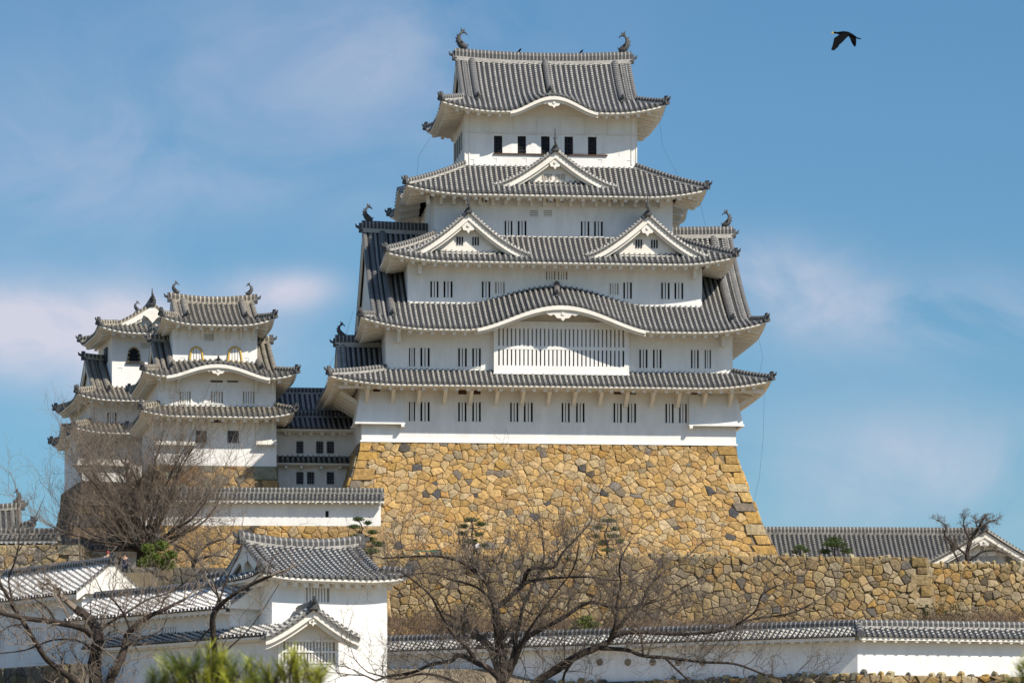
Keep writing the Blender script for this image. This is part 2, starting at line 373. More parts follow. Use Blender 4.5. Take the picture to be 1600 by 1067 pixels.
def irimoya(rf, O, ze, zr, g0, g1, sg, lift=.9, LR=6, bumps={}, o=2.0, k=.32, descend=(), rafters=True, teeth=.85, gap={}, wall=None, ridge_h=.85, ridge_w=.55, cutF=None, ribsB=False, dr=(.25, .97)):
    """hip and gable roof, ridge along x at the middle; g0,g1 gable planes; sg how deep the hips reach"""
    x0, x1, y0, y1 = O; yr = (y0+y1)/2; run = yr-y0; rise = zr-ze
    def mk(key):
        if key in 'FB':
            L = x1-x0; hl, hr = (g0-x0, x1-g1) if key == 'F' else (x1-g1, g0-x0); bp = bumps.get(key)
            def h(a, q):
                f = max(0, q/run); fs = min(1, q/sg); d = min(a-fs*hl, L-fs*hr-a); l = lift*max(0, 1-max(0, d)/LR)**2*max(0, 1-fs)
                return ze+rise*prof(f, k)+l+(bp(a, f) if bp else 0)
            segs = [(0, hl, 0, sg), (hl, L-hr, run, run), (L-hr, L, sg, 0)]
            return Panel((x0, y0) if key == 'F' else (x1, y1), (1, 0) if key == 'F' else (-1, 0), (0, 1) if key == 'F' else (0, -1), L, segs, h)
        L = y1-y0; rn = (g0-x0) if key == 'L' else (x1-g1)
        def h(a, q):
            f = max(0, q/rn); d = min(a-f*sg, L-f*sg-a); l = lift*max(0, 1-max(0, d)/LR)**2*max(0, 1-f)
            return ze+rise*prof(f*sg/run, k)+l
        return Panel((x0, y1) if key == 'L' else (x1, y0), (0, -1) if key == 'L' else (0, 1), (1, 0) if key == 'L' else (-1, 0), L, [(0, sg, 0, rn), (sg, L-sg, rn, rn), (L-sg, L, rn, 0)], h)
    for key in 'FRLB':
        P = mk(key); rf.cover_panel(P, ribs=key != 'B' or ribsB, M=12 if key in 'FB' else 5)
        if o: rf.eave_panel(P, o, rafters=rafters, teeth=teeth, gap=gap.get(key, ()))
    zg = ze+rise*prof(sg/run, k)
    for cx, cy, gx, gy in ((x0, y0, g0, y0+sg), (x1, y0, g1, y0+sg), (x0, y1, g0, y1-sg), (x1, y1, g1, y1-sg)):
        rf.hip((cx, cy), (gx, gy), lambda f: ze+rise*prof(f*sg/run, k)+lift*(1-f))
    zz = lambda q: ze+rise*prof(q/run, k)
    gm = MB(); gm.xf = rf.cover.xf
    for gx, sgn in ((g0, 1), (g1, -1)):
        for dirn in (1, -1):
            N = 10; qs = [sg+(run-sg)*i/N for i in range(N+1)]; yy = lambda q: (y0+q) if dirn == 1 else (y1-q)
            # verge: roll of tiles on the edge, plaster underside, barge board
            rf.ridge.sweep([(gx+sgn*.12, yy(q), zz(q)) for q in qs], .34, .28)
            rf.ridge.sweep([(gx+sgn*.62, yy(q), zz(q)) for q in qs], .30, .22)
            for a, b in zip(qs, qs[1:]):
                for xx, t0, t1 in ((gx-sgn*.02, -.02, -.55),):
                    v = [(xx, yy(a), zz(a)+t0), (xx, yy(b), zz(b)+t0), (xx, yy(b), zz(b)+t1), (xx, yy(a), zz(a)+t1)]; gm.poly(v)
                    v2 = [(xx+sgn*.14, p[1], p[2]) for p in v]; gm.poly(v2[::-1]); gm.poly([v[3], v[2], v2[2], v2[3]])
                gm.poly([(gx+sgn*.3, yy(a), zg-.3), (gx+sgn*.3, yy(b), zg-.3), (gx+sgn*.3, yy(b), zz(b)-.02), (gx+sgn*.3, yy(a), zz(a)-.02)])
        # hanging carved board below the peak
        gm.poly([(gx-sgn*.06, yr+y, zr-.55+z) for y, z in ((-.5, .1), (-.7, -.35), (-.3, -.5), (0, -.95), (.3, -.5), (.7, -.35), (.5, .1))])
    for ax in descend:
        gx, endoff = ax; f0, f1 = dr
        P = mk('F'); a = gx-x0; hi = P.h(a, run*f1); pts = [(gx, y0+run*(f0+(f1-f0)*i/10), P.h(a, run*(f0+(f1-f0)*i/10))+.05) for i in range(11)]
        rf.ridge.sweep(pts, .5, .45)
        rf.onigawara(pts[0], (0, -1), .85)
    # main ridge: stacked courses with a rolled cap, sagging a little between its ends
    N = 16; pts = []
    for i in range(N+1):
        f = i/N; pts.append((g0-.1+(g1-g0+.2)*f, yr, zr-.1+.28*(2*f-1)**2))
    rf.ridge.sweep(pts, ridge_w, ridge_h)
    for p, d in ((pts[0], (-1, 0)), (pts[-1], (1, 0))): rf.onigawara((p[0], p[1], p[2]-.1), d, 1.0)
    return gm, mk, pts, zz
def gable_dormer(rf, gm, xc, wl, wr, yf, yb, zb, za, over=.75, ztrim=None, spike=True, p=1.42, board=.50, lattice=None, ribs=True, ends=(0, 0), wallz=None):
    """triangular gable facing -y: apex xc,za; half widths wl,wr down to zb; from yf back to yb"""
    def z(x):
        r = (xc-x)/wl if x < xc else (x-xc)/wr; r = min(max(r, 0), 1.2); return zb+(za-zb)*(1-r)**p if r < 1 else zb
    rows = {}
    for sgn, wd in ((-1, wl), (1, wr)):
        N = 12; xs = [xc+sgn*wd*i/N for i in range(N+1)]
        for a, b in zip(xs, xs[1:]):
            rf.cover.poly([(a, yf, z(a)), (a, yb, z(a)), (b, yb, z(b)), (b, yf, z(b))], 1)
            rf.eave.poly([(a, yf, z(a)-.16), (b, yf, z(b)-.16), (b, yb, z(b)-.16), (a, yb, z(a)-.16)], 0)
            rf.cover.poly([(a, yf, z(a)), (b, yf, z(b)), (b, yf, z(b)-.16), (a, yf, z(a)-.16)], 2)
        # rolls running down the slope
        yy = yf+.14; k = 0
        while yy < yb-.1:
            rr = rf.r*(1.75 if k < 2 else 1); K = 4; rings = []; vs = [0]
            for i, x in enumerate(xs):
                x2 = x+sgn*.02; sl = (z(x+sgn*.05)-z(x))/.05*1.0; l = sqrt(1+sl*sl); Nv = np.array((-sl*sgn/l, 0, 1/l))
                if i: vs.append(vs[-1]+sqrt((xs[i]-xs[i-1])**2+(z(xs[i])-z(xs[i-1]))**2))
                rings.append([rf.cover.p(np.array((x, yy, z(x)))+np.array((0, 1, 0))*rr*cos(pi*q/K)+Nv*rr*1.15*sin(pi*q/K)) for q in range(K+1)])
            for i in range(N):
                for q in range(K): rf.cover.face((rings[i][q], rings[i+1][q], rings[i+1][q+1], rings[i][q+1]), 0, [(q/K, vs[i]), (q/K, vs[i+1]), ((q+1)/K, vs[i+1]), ((q+1)/K, vs[i])])
            rf.cover.face(rings[-1], 2)
            yy += .38 if k < 2 else rf.sp; k += 1
        # round tile ends peeping out along the verge
        d = 0; i = 0; x = xc+sgn*.25
        while abs(x-xc) < wd-.1:
            c = (x, yf-.03, z(x)-.02); rf.cover.face([rf.cover.p((c[0]+.12*cos(2*pi*q/8), c[1], c[2]+.12*sin(2*pi*q/8))) for q in range(8)], 2)
            sl = (z(x+sgn*.05)-z(x))/.05; x += sgn*.32/sqrt(1+sl*sl)
        # barge board, swelling towards its foot
        for i in range(N):
            a, b = xs[i], xs[i+1]; ta, tb = board*(1-.25*i/N), board*(1-.25*(i+1)/N)
            y0, y1 = yf+.08, yf+.26
            v = [(a, y0, z(a)-.16), (b, y0, z(b)-.16), (b, y0, z(b)-.16-tb), (a, y0, z(a)-.16-ta)]; w_ = [(q[0], y1, q[2]) for q in v]
            gm.poly(v); gm.poly([v[3], v[2], w_[2], w_[3]])
            y2 = yf+.27; t2 = .22
            v = [(a, y2, z(a)-.16-ta*.8), (b, y2, z(b)-.16-tb*.8), (b, y2, z(b)-.16-tb-t2), (a, y2, z(a)-.16-ta-t2)]; gm.poly(v); gm.poly([v[3], v[2], (b, y2+.2, v[2][2]), (a, y2+.2, v[3][2])])
        # back wall of the gable
        yw = yf+over; zw = wallz if wallz is not None else zb-.35
        for a, b in zip(xs, xs[1:]):
            if max(z(a), z(b))-.1 > zw: gm.poly([(a, yw, zw), (b, yw, zw), (b, yw, max(zw, z(b)-.1)), (a, yw, max(zw, z(a)-.1))])
    # carved pendant under the peak
    zt = za-.16-board*.8; s_ = (za-zb)/3.6
    pts = [(-.42, .15), (-.75, -.18), (-1.15, -.50), (-.95, -.72), (-.55, -.62), (-.45, -.95), (-.15, -1.0), (0, -1.25), (.15, -1.0), (.45, -.95), (.55, -.62), (.95, -.72), (1.15, -.50), (.75, -.18), (.42, .15)]
    gm.prism([(xc+x*s_, zt+q*s_) for x, q in pts], yf+.18, yf+.34)
    gm.tube([(xc, yf+.10, zt-.55*s_), (xc, yf+.2, zt-.55*s_)], [.13*s_, .13*s_], 8)
    rf.ridge.sweep([(xc, yf+(yb-yf)*i/4, za-.05) for i in range(5)], .45, .42)
    rf.onigawara((xc, yf-.02, za-.05), (0, -1), .9)
    if spike:
        sp_ = rf.oni.new(); sp_.tube([(xc, yf+.15, za+.5), (xc, yf+.15, za+1.0), (xc, yf+.15, za+1.75)], [.10, .07, .02], 6)
        sp_.tube([(xc-.18, yf+.15, za+1.0), (xc, yf+.15, za+.72), (xc+.18, yf+.15, za+1.0)], [.03, .07, .03], 5)
    return z
def barge_arch(gm, P, c, w, yo, depth=.55, th=.2, n=26, below=.10):
    """cusped board under a wave gable: follows the panel's eave between c-w and c+w"""
    pv = None
    for i in range(n+1):
        a = c-w+2*w*i/n; z = P.h(a, 0)-below; q = P.c+P.e*a+P.n*yo; q2 = P.c+P.e*a+P.n*(yo+th)
        q3 = P.c+P.e*a+P.n*(yo+th+.25); dd = depth*(.75+.25*(1-abs(2*i/n-1)))
        ids = [gm.p((q[0], q[1], z)), gm.p((q[0], q[1], z-dd)), gm.p((q2[0], q2[1], z-dd)), gm.p((q2[0], q2[1], z-dd-.18)), gm.p((q3[0], q3[1], z-dd-.18)), gm.p((q3[0], q3[1], z-.1))]
        if pv:
            for j in range(5): gm.face((pv[j], ids[j], ids[j+1], pv[j+1]), 0)
        else: gm.face(ids, 0)
        pv = ids
    gm.face(pv[::-1], 0)
def pendant(gm, x, y, z, s=1.0):
    pts = [(-1.3, .1), (-1.5, -.2), (-1.0, -.42), (-.75, -.3), (-.5, -.6), (-.2, -.62), (0, -.85), (.2, -.62), (.5, -.6), (.75, -.3), (1.0, -.42), (1.5, -.2), (1.3, .1)]
    gm.prism([(x+a*s, z+b*s) for a, b in pts], y, y+.16)
    gm.tube([(x, y-.06, z-.25*s), (x, y+.02, z-.25*s)], [.14*s, .14*s], 8)
def shachi(parent, x, y, z, sgn, sc_=1.0, flip=1):
    sc_ *= .82
    """roof-end fish: head down on the ridge, tail curling up and inwards (sgn = +1: inwards is +x)"""
    mb = MB()
    def q(a, b): return (x+a*sgn*sc_, y, z+b*sc_)
    mb.tube([q(.62, .02), q(.30, .12), q(-.02, .34), q(-.26, .72), q(-.25, 1.10), q(-.05, 1.42), q(.12, 1.60)], [r*sc_ for r in (.14, .33, .36, .29, .20, .12, .08)], 8, flat=.8)
    mb.tube([q(.02, 1.45), q(.26, 1.56), q(.50, 1.40), q(.62, 1.22)], [r*sc_ for r in (.10, .11, .07, .015)], 6, flat=.5)
    mb.tube([q(.02, 1.45), q(.08, 1.72), q(-.04, 1.98)], [r*sc_ for r in (.10, .11, .02)], 6, flat=.5)
    mb.tube([q(.05, 1.45), q(.28, 1.72), q(.32, 1.9)], [r*sc_ for r in (.09, .08, .015)], 6, flat=.5)
    for a, b, c, d in ((-.28, .55, -.62, .62), (-.36, .85, -.62, 1.02), (-.28, 1.18, -.46, 1.38), (-.1, .3, -.45, .3)): mb.tube([q(a, b), q(c, d)], [.13*sc_, .015*sc_], 5, flat=.5)
    for s2 in (-1, 1): mb.tube([(x+.1*sgn*sc_, y+s2*.2*sc_, z+.45*sc_), (x-.1*sgn*sc_, y+s2*.55*sc_, z+.72*sc_)], [.14*sc_, .02], 5, flat=.5)
    mb.tube([q(.55, .18), q(.75, .35)], [.10*sc_, .03*sc_], 5)
    return mb.build('fish_ornament', 'oni', parent, smooth=True)
# ---------------------------------------------------------------- walls and openings
def wall(mb, x0, x1, y0, y1, z0, z1, holes=(), rv=.28, m=0, left_holes=()):
    """block of wall, its front face pierced by holes (xa,za,xb,zb)"""
    xs = sorted(set([x0, x1]+[v for h in holes for v in (h[0], h[2])])); zs = sorted(set([z0, z1]+[v for h in holes for v in (h[1], h[3])]))
    for i in range(len(xs)-1):
        for j in range(len(zs)-1):
            cx, cz = (xs[i]+xs[i+1])/2, (zs[j]+zs[j+1])/2
            if any(h[0] < cx < h[2] and h[1] < cz < h[3] for h in holes): continue
            mb.poly([(xs[i], y0, zs[j]), (xs[i+1], y0, zs[j]), (xs[i+1], y0, zs[j+1]), (xs[i], y0, zs[j+1])], m)
    for a, b, c, d in holes:
        y2 = y0+rv
        mb.poly([(a, y0, b), (a, y2, b), (c, y2, b), (c, y0, b)], m); mb.poly([(a, y0, d), (c, y0, d), (c, y2, d), (a, y2, d)], m)
        mb.poly([(a, y0, b), (a, y0, d), (a, y2, d), (a, y2, b)], m); mb.poly([(c, y0, b), (c, y2, b), (c, y2, d), (c, y0, d)], m)
    mb.poly([(x0, y0, z0), (x0, y0, z1), (x0, y1, z1), (x0, y1, z0)], m); mb.poly([(x1, y0, z0), (x1, y1, z0), (x1, y1, z1), (x1, y0, z1)], m)
    mb.poly([(x0, y1, z0), (x0, y1, z1), (x1, y1, z1), (x1, y1, z0)], m); mb.poly([(x0, y0, z1), (x1, y0, z1), (x1, y1, z1), (x0, y1, z1)], m)
def window(parent, h, y, style='bars', n=2, name='window', bar=None):
    """fills a hole (xa,za,xb,zb) whose face is at y; black sheet behind for the unlit chamber, bars or grille in front"""
    a, b, c, d = h; W = c-a; mb = MB()
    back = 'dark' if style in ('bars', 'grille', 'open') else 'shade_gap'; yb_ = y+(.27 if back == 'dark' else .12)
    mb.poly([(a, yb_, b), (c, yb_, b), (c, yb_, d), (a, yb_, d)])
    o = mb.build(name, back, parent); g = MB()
    if style in ('bars', 'closed'):
        for i in range(n):
            x = a+W*(i+1)/(n+1); bw = bar or W/(2*n+1)*.5*1.15; g.box(x-bw, x+bw, y+.03, y+.11 if style == 'bars' else y+.118, b, d)
        m = 'plaster'
    elif style in ('grille', 'open'):
        k = max(2, n)
        for i in range(k): x = a+W*(i+1)/(k+1); g.box(x-.028, x+.028, y+.10, y+.15, b, d)
        for j in range(1, 5 if style == 'grille' else 4): z = b+(d-b)*j/5; g.box(a, c, y+.06, y+.095, z-.03, z+.03)
        m = 'iron'
        if style == 'grille': o.data.materials[0] = MT['shutter']
    elif style == 'slats':
        for j in range(3): z = b+(d-b)*(j+.6)/3.2; g.box(a, c, y+.02, y+.11, z-.05, z+.03)
        m = 'plaster'
    g.build('lattice', m, o)
    if style in ('bars', 'closed', 'grille'):
        f = MB(); t = .07; yy = y-.035
        f.box(a-t, c+t, yy, y-.002, d, d+t); f.box(a-t, c+t, yy, y-.002, b-t, b); f.box(a-t, a, yy, y-.002, b, d); f.box(c, c+t, yy, y-.002, b, d); f.build('frame', 'plaster', o)
    return o
def loophole(mb, x, y, z, s=.34):
    t = .035; mb.box(x-s/2, x+s/2, y-.03, y-.001, z+s/2-t, z+s/2); mb.box(x+s/2-t, x+s/2, y-.03, y-.001, z-s/2, z+s/2-t)
# ================================================================ THE GREAT KEEP
K = use(Frame(565, 350, 6, py=690)); KY = 10.35
keep = K.root('castle_keep', 'tall white plastered main tower with five stacked grey tiled roofs above the golden stone base', 'castle tower')
X_ = K.X; Z_ = K.Zp
ze = {1: Z_(860, 601, -2.4), 2: Z_(860, 514, -2.2), 3: Z_(870, 408, 0), 4: Z_(868, 303, 2), 5: Z_(865, 173, 3.4)}
zj = {1: Z_(860, 580, 0), 2: Z_(860, 472, 2), 3: Z_(870, 371, 4), 4: Z_(868, 261, 5.5)}
zr2 = Z_(615, 364, KY); zr5 = Z_(850, 97, KY)
T = {1: (0, X_(1150, 0), 0, 20.7), 2: (X_(603, 0), X_(1145, 0), .05, 20.6), 3: (X_(637, 2), X_(1097, 2), 2, 18.7), 4: (X_(679, 4), X_(1051, 4), 4, 16.7), 5: (X_(726, 5.5), X_(995, 5.5), 5.5, 15.2)}
def hole(y, a, b, c, d): m = (a+c)/2; return (X_(a, y), Z_(m, d, y), X_(c, y), Z_(m, b, y))
def groups(y, lst, y0, y1, slope=0.0): return [hole(y, a, y0+slope*(a-700), c, y1+slope*(a-700)) for a, c in lst]
W1 = groups(0, [(639, 648.6), (656.8, 671.5), (715.8, 729), (737.8, 751.4), (797, 810), (818.4, 832.6), (877.5, 890.4), (900, 913.5), (958.6, 971.8), (980.4, 994), (1039.6, 1052.8), (1061, 1073.3)], 628, 658.3, .007)
W2 = groups(.05, [(639, 648.5), (656.8, 671.5), (715.8, 729.5), (737.8, 751.4), (998.8, 1011.9), (1020.2, 1033.7), (1079.6, 1092), (1101, 1110.9)], 543.8, 572.8, .007)
W3 = groups(2, [(672.3, 685.3), (693, 707.2), (752.8, 766.2), (973.8, 987.5), (1033, 1046.5), (1053.8, 1067.7)], 439.4, 465, .007)
W3c = groups(2, [(773.5, 788.6), (952.6, 966.5)], 440, 458, .01); W3t = groups(2, [(853, 868), (871.5, 886.6)], 423.8, 437)
W4 = groups(4, [(788.4, 800.8), (809, 822.7), (907.5, 921), (928.2, 942)], 344.4, 367.8, .008)
W4v = groups(4, [(827.6, 840.5), (849.5, 863)], 328.8, 338.3); W4t = groups(4, [(848, 862), (866, 881), (747, 761), (968.5, 982)], 309.5, 316)
W5 = groups(5.5, [(771.8, 784.8), (808.8, 821.8), (845.5, 858.9), (882, 895.3), (918.7, 932)], 211.5, 240, .012)
zb1 = K.z0
mb = MB()
wall(mb, *T[1], zb1, ze[1]+.5, W1)
wall(mb, *T[2], ze[1]+.3, ze[2]+.5, W2)
wall(mb, *T[3], ze[2]+.9, ze[3]+.5, W3+W3c+W3t)
wall(mb, *T[4], ze[3]+.9, ze[4]+.35, W4+W4v+W4t)
wall(mb, *T[5], ze[4]+.9, ze[5]+.35, W5)
# base flare of the first storey
mb.box(-.12, T[1][1]+.12, -.12, 0.5, zb1-.02, zb1+.12)
# gun and arrow loops, covered
for px, y, ly in [(p, 655, 0) for p in (678.5, 710, 760, 789, 840, 870, 921, 951, 1003, 1031)]+[(p, 671.5, 0) for p in (580, 621, 661, 742, 823, 903, 985, 1065)]+[(p, 571, .05) for p in (634, 679, 710, 760, 991, 1044, 1071, 1120)]+[(656, 459, 2), (716, 459, 2), (744, 461, 2), (824.5, 432, 2), (843, 432, 2), (897, 432, 2), (915, 432, 2), (1018, 462, 2), (1084, 466, 2), (856, 365, 4), (895, 366, 4)]+[(746, 237, 5.5), (738, 252, 5.5), (774, 250, 5.5), (965, 240, 5.5), (938, 252, 5.5), (984, 254, 5.5), (820, 250, 5.5)]:
    loophole(mb, X_(px, ly), ly, Z_(px, y, ly))
kw = mb.build('wall', 'plaster', keep)
for lst, y, n in ((W1, 0, 2), (W2, .05, 2), (W3, 2, 2), (W4, 4, 2)):
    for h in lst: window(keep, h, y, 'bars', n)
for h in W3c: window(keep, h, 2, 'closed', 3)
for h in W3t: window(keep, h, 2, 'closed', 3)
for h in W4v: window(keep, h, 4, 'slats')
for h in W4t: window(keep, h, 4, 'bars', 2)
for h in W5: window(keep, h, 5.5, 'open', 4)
# top storey: sliding shutters, mouldings, sill
y5 = 5.5; xl, xr = T[5][0], T[5][1]
def bit(name, m_, *bx): m1 = MB(); m1.box(*bx); m1.build(name, m_, keep)
for a, c in ((785, 801.5), (822, 838.5), (859.3, 875), (896, 911), (932.5, 948.7)):
    bit('shutter', 'plaster', X_(a, y5), X_(c, y5), y5-.05, y5-.002, Z_(a, 240.2, y5), Z_(a, 211.8, y5))
z = Z_(860, 209.5, y5); bit('moulding', 'trim', xl-.03, xr+.03, y5-.07, y5-.003, z-.05, z+.05)
z0_, z1_ = Z_(860, 209.5, y5), Z_(860, 180, y5)
for a in (764, 801.5, 839, 876, 914, 949.5): x = X_(a, y5); bit('moulding', 'trim', x-.035, x+.035, y5-.04, y5-.003, z0_+.06, z1_)
for a in (726.8, 733.5, 987, 994.5): x = X_(a, y5); bit('moulding', 'trim', x-.05, x+.05, y5-.05, y5-.003, Z_(a, 258, y5), z0_-.06); bit('moulding', 'trim', x-.05, x+.05, y5-.05, y5-.003, z0_+.06, z1_)
for yy in (7.2, 8.8, 10.6, 12.4, 14): bit('moulding', 'trim', xl-.06, xl-.003, yy-.12, yy+.12, Z_(860, 242, 8), Z_(860, 209, 8))
mb = MB(); mb.box(X_(771, y5), X_(949, y5), y5-.12, y5-.003, Z_(860, 243, y5), Z_(860, 241, y5)); mb.build('sill', 'wood', keep)
for yy in (7.6, 9.4, 11.2, 13): bit('side_window', 'iron', xl-.04, xl-.004, yy, yy+.9, Z_(860, 240, 9), Z_(860, 213, 9))
# lattice bay of the second storey
bx0, bx1, by = X_(771.8, -.55), X_(983, -.55), -.55
U = (X_(778.5, by), Z_(877, 541.5, by), X_(975.5, by), Z_(877, 514, by)); Lw = (U[0], Z_(877, 572, by), U[2], Z_(877, 546.5, by))
mb = MB(); wall(mb, bx0, bx1, by, .06, Z_(877, 584, by), Z_(877, 503, by), [U, Lw]); mb.box(bx0-.04, bx1+.04, by-.05, .03, Z_(877, 585.5, by), Z_(877, 583, by))
bay = mb.build('lattice_bay', 'plaster', keep)
for h, bk in ((U, 'shade_gap'), (Lw, 'dark')):
    m1 = MB(); m1.poly([(h[0], by+.22, h[1]), (h[2], by+.22, h[1]), (h[2], by+.22, h[3]), (h[0], by+.22, h[3])]); m1.build('window', bk, bay)
    g = MB(); n = 30; s_ = (h[2]-h[0])/(n+.5)
    for i in range(n):
        x = h[0]+s_*(i+.72); g.box(x-s_*.34, x+s_*.34, by+.02, by+.14, h[1], h[3])
    g.build('lattice', 'plaster', bay)
# stone-drop boxes at both corners of the first storey
for sx in (0, 1):
    mb = MB(); x0, x1 = ((X_(556, -.5), X_(631, 0)) if not sx else (X_(1076, 0), X_(1152, -.5))); zt = Z_(600, 612, 0); zb = Z_(600 if not sx else 1100, 659.5 if not sx else 662.5, -.5)
    ox = -.5 if not sx else T[1][1]+.5
    if not sx: top = [(-.05, -.06), (x1, -.06)]; bot = [(ox, -.5), (x1, -.5)]
    else: top = [(x0, -.06), (T[1][1]+.05, -.06)]; bot = [(x0, -.5), (ox, -.5)]
    A = [mb.p((top[0][0], top[0][1], zt)), mb.p((top[1][0], top[1][1], zt)), mb.p((bot[1][0], bot[1][1], zb)), mb.p((bot[0][0], bot[0][1], zb))]
    mb.face((A[3], A[2], A[1], A[0])); yb_ = 3.6
    if not sx: B = [mb.p((-.05, yb_, zt)), mb.p((ox, yb_, zb))]; mb.face((A[3], A[0], B[0], B[1])); mb.poly([(x1, -.06, zt), (x1, -.5, zb), (x1, 0, zb)])
    else: B = [mb.p((T[1][1]+.05, yb_, zt)), mb.p((ox, yb_, zb))]; mb.face((A[1], A[2], B[1], B[0])); mb.poly([(x0, -.06, zt), (x0, 0, zb), (x0, -.5, zb)])
    xa, xb = bot[0][0], bot[1][0]
    mb.box(xa-.06, xb+.06, -.56, -.40, zb-.14, zb); 
    if not sx: mb.box(ox-.1, ox+.15, -.40, yb_, zb-.14, zb)
    else: mb.box(ox-.15, ox+.1, -.40, yb_, zb-.14, zb)
    for xx in ((x1-.25, x1) if not sx else (x0, x0+.25),): mb.box(xx[0], xx[1], -.62, 0, zb-.34, zb-.13)
    mb.build('drop_box', 'plaster', keep)
# brackets carrying the first roof
def bracket(x, y, zt):
    mb = MB(); mb.box(x-.17, x+.17, y-.30, y-.005, zt-1.25, zt-.1); mb.beam((x, y-.15, zt-1.0), (x, y-1.55, zt-.18), .26, .30); mb.box(x-.19, x+.19, y-1.6, y-.1, zt-.25, zt+.02); mb.build('bracket', 'trim', keep)
def one(fn): m1 = MB(); fn(m1); m1.build('bracket', 'trim', keep)
zt = ze[1]-.16
for i in range(15): bracket(X_(572.5+40.5*i, 0), 0, zt)
for i in range(9):
    bx = T[1][1]; y = 1.2+i*2.1; one(lambda m: m.beam((bx, y, zt-1.2), (bx+1.6, y, zt-.2), .26, .30)); one(lambda m: m.beam((0, y, zt-1.2), (-1.6, y, zt-.2), .26, .30))
for i in range(19): x = X_(668+20.2*i, 4); one(lambda m: m.box(x-.12, x+.12, 3.3, 3.99, ze[4]-.75, ze[4]-.05))
for px in (655, 1084): x = X_(px, 2); one(lambda m: m.box(x-.14, x+.14, 1.1, 1.99, ze[3]-1.0, ze[3]-.2))
for px in (622, 1128): x = X_(px, 0); one(lambda m: m.box(x-.14, x+.14, -.9, .04, ze[2]-1.0, ze[2]-.2))
m1 = MB(); m1.box(-1.9, T[1][1]+1.9, -1.55, -1.35, ze[1]-.36, ze[1]-.14); m1.build('eave_beam', 'trim', keep)
def vent(px0, px1): 
    m1 = MB(); x0, x1 = X_(px0, 0), X_(px1, 0); m1.box(x0, x1, -.02, -.004, Z_(px0, 616, 0), Z_(px0, 607, 0)); m1.build('vent', 'wood', keep)
for a, b in ((583, 594), (716, 729), (740, 751), (959, 971), (983, 993.5), (1080, 1092), (1105, 1111)): vent(a, b)
# roofs ------------------------------------------------
# 1
rf = Roof(); O1 = (X_(515, -2.4), X_(1205, -2.4), -2.4, 20.7+2.4); I1 = (T[2][0], T[2][1], .05, 20.6)
skirt(rf, O1, I1, ze[1], zj[1], lift=.62, LR=5.5, o=2.35)
gm = MB()
# small gable on its west side, half seen behind the corner
def west(f): return lambda q: (f[0]+q[1]-f[1], f[2]-(q[0]-f[3]), q[2])
yw_ = 5.0; xf_ = lambda q: (q[1], yw_-q[0], q[2])
rf.xf(xf_); gm.xf = xf_
gz = gable_dormer(rf, gm, 0, 4.4, 4.4, O1[0]+1.0, T[2][0], ze[1]+.55, Z_(560, 540, 5), spike=False)
rf.xf(None); gm.xf = None
rf.ridge.sweep([(O1[0]+.9+i*.9, yw_, Z_(560, 540, 5)+.1) for i in range(5)], .5, .75)
r1 = rf.build(keep, 'lowest roof, a straight narrow skirt of grey tiles'); shachi(r1, O1[0]+1.35, yw_, Z_(560, 540, 5)+.75, 1, .72)
gm.build('gable', 'trim', r1)
# 2
rf = Roof(); O2 = (X_(564, -2.2), X_(1197, -2.2), -2.2, 20.7+2.2); g0, g1 = X_(567, KY), X_(1143, KY)
cb = X_(878, -2.2)-O2[0]
gm, mk, rp, zz = irimoya(rf, O2, ze[2], zr2, g0, g1, 2.0, lift=.85, LR=5.5, bumps={'F': bumpf(cb, 7.3, 1.95, .72)}, o=2.15, descend=((g0+1.55, 0), (g1-1.55, 0)), gap={'F': ((cb-6.6, cb+6.6),)}, ridge_h=.8, dr=(.15, .97))
P2 = mk('F'); barge_arch(gm, P2, cb, 6.6, -.06, .32, below=.12)
pendant(gm, X_(880, -2.2), -2.1, P2.h(cb, 0)-.50, .95)
xs = [cb-6.6+13.2*i/22 for i in range(23)]
for a, b in zip(xs, xs[1:]):
    gm.poly([(O2[0]+a, -.02, ze[2]-.1), (O2[0]+b, -.02, ze[2]-.1), (O2[0]+b, -.02, P2.h(b, 0)+.35), (O2[0]+a, -.02, P2.h(a, 0)+.35)])
for px in (836, 846, 912, 922): x = X_(px, 0); gm.box(x-.14, x+.14, -.10, -.03, Z_(878, 498, 0), Z_(878, 492, 0), 0)
# centre ridge of the wave gable
pts = [(X_(870, q), q, P2.h(cb-.3, q+2.2)+.06) for q in (1.95, 1.2, .4, -.2)]
rf.ridge.sweep(pts, .45, .42); rf.onigawara(pts[-1], (0, -1), .8)
r2 = rf.build(keep, 'second roof with big side gables and a wide wave-shaped gable in front'); gm.build('gable', 'trim', r2)
shachi(r2, rp[0][0]+.45, KY, rp[0][2]+.8, 1, .85); shachi(r2, rp[-1][0]-.45, KY, rp[-1][2]+.8, -1, .85)
# 3
rf = Roof(); O3 = (X_(603, 0), X_(1149, 0), 0, 20.7); I3 = (T[4][0], T[4][1], 4, 16.7)
skirt(rf, O3, I3, ze[3], zj[3], lift=.62, LR=5, o=2.0)
gms = []
for px, py, w_ in ((732, 331, 4.95), (1012, 335.5, 4.95)):
    gm = MB(); gms.append(gm); xc = X_(px, .9); za = Z_(px, py, .9); zb = ze[3]+.60
    gable_dormer(rf, gm, xc, w_, w_, .75, 4.1, zb, za, over=.8)
    for k in (-.62, -.42, -.22, .22, .42, .62): gm.box(xc+k-.055+(.2 if k > 0 else -.2), xc+k+.055+(.2 if k > 0 else -.2), 1.50, 1.545, Z_(px, py+52.5, 1.6), Z_(px, py+39.5, 1.6), 1)
    gm.box(xc-2.2, xc+2.2, 1.2, 1.56, zb-.3, zb+.12)
r3 = rf.build(keep, 'third roof with a pair of triangular gables')
for gm in gms: gm.build('gable', ['trim', 'dark'], r3)
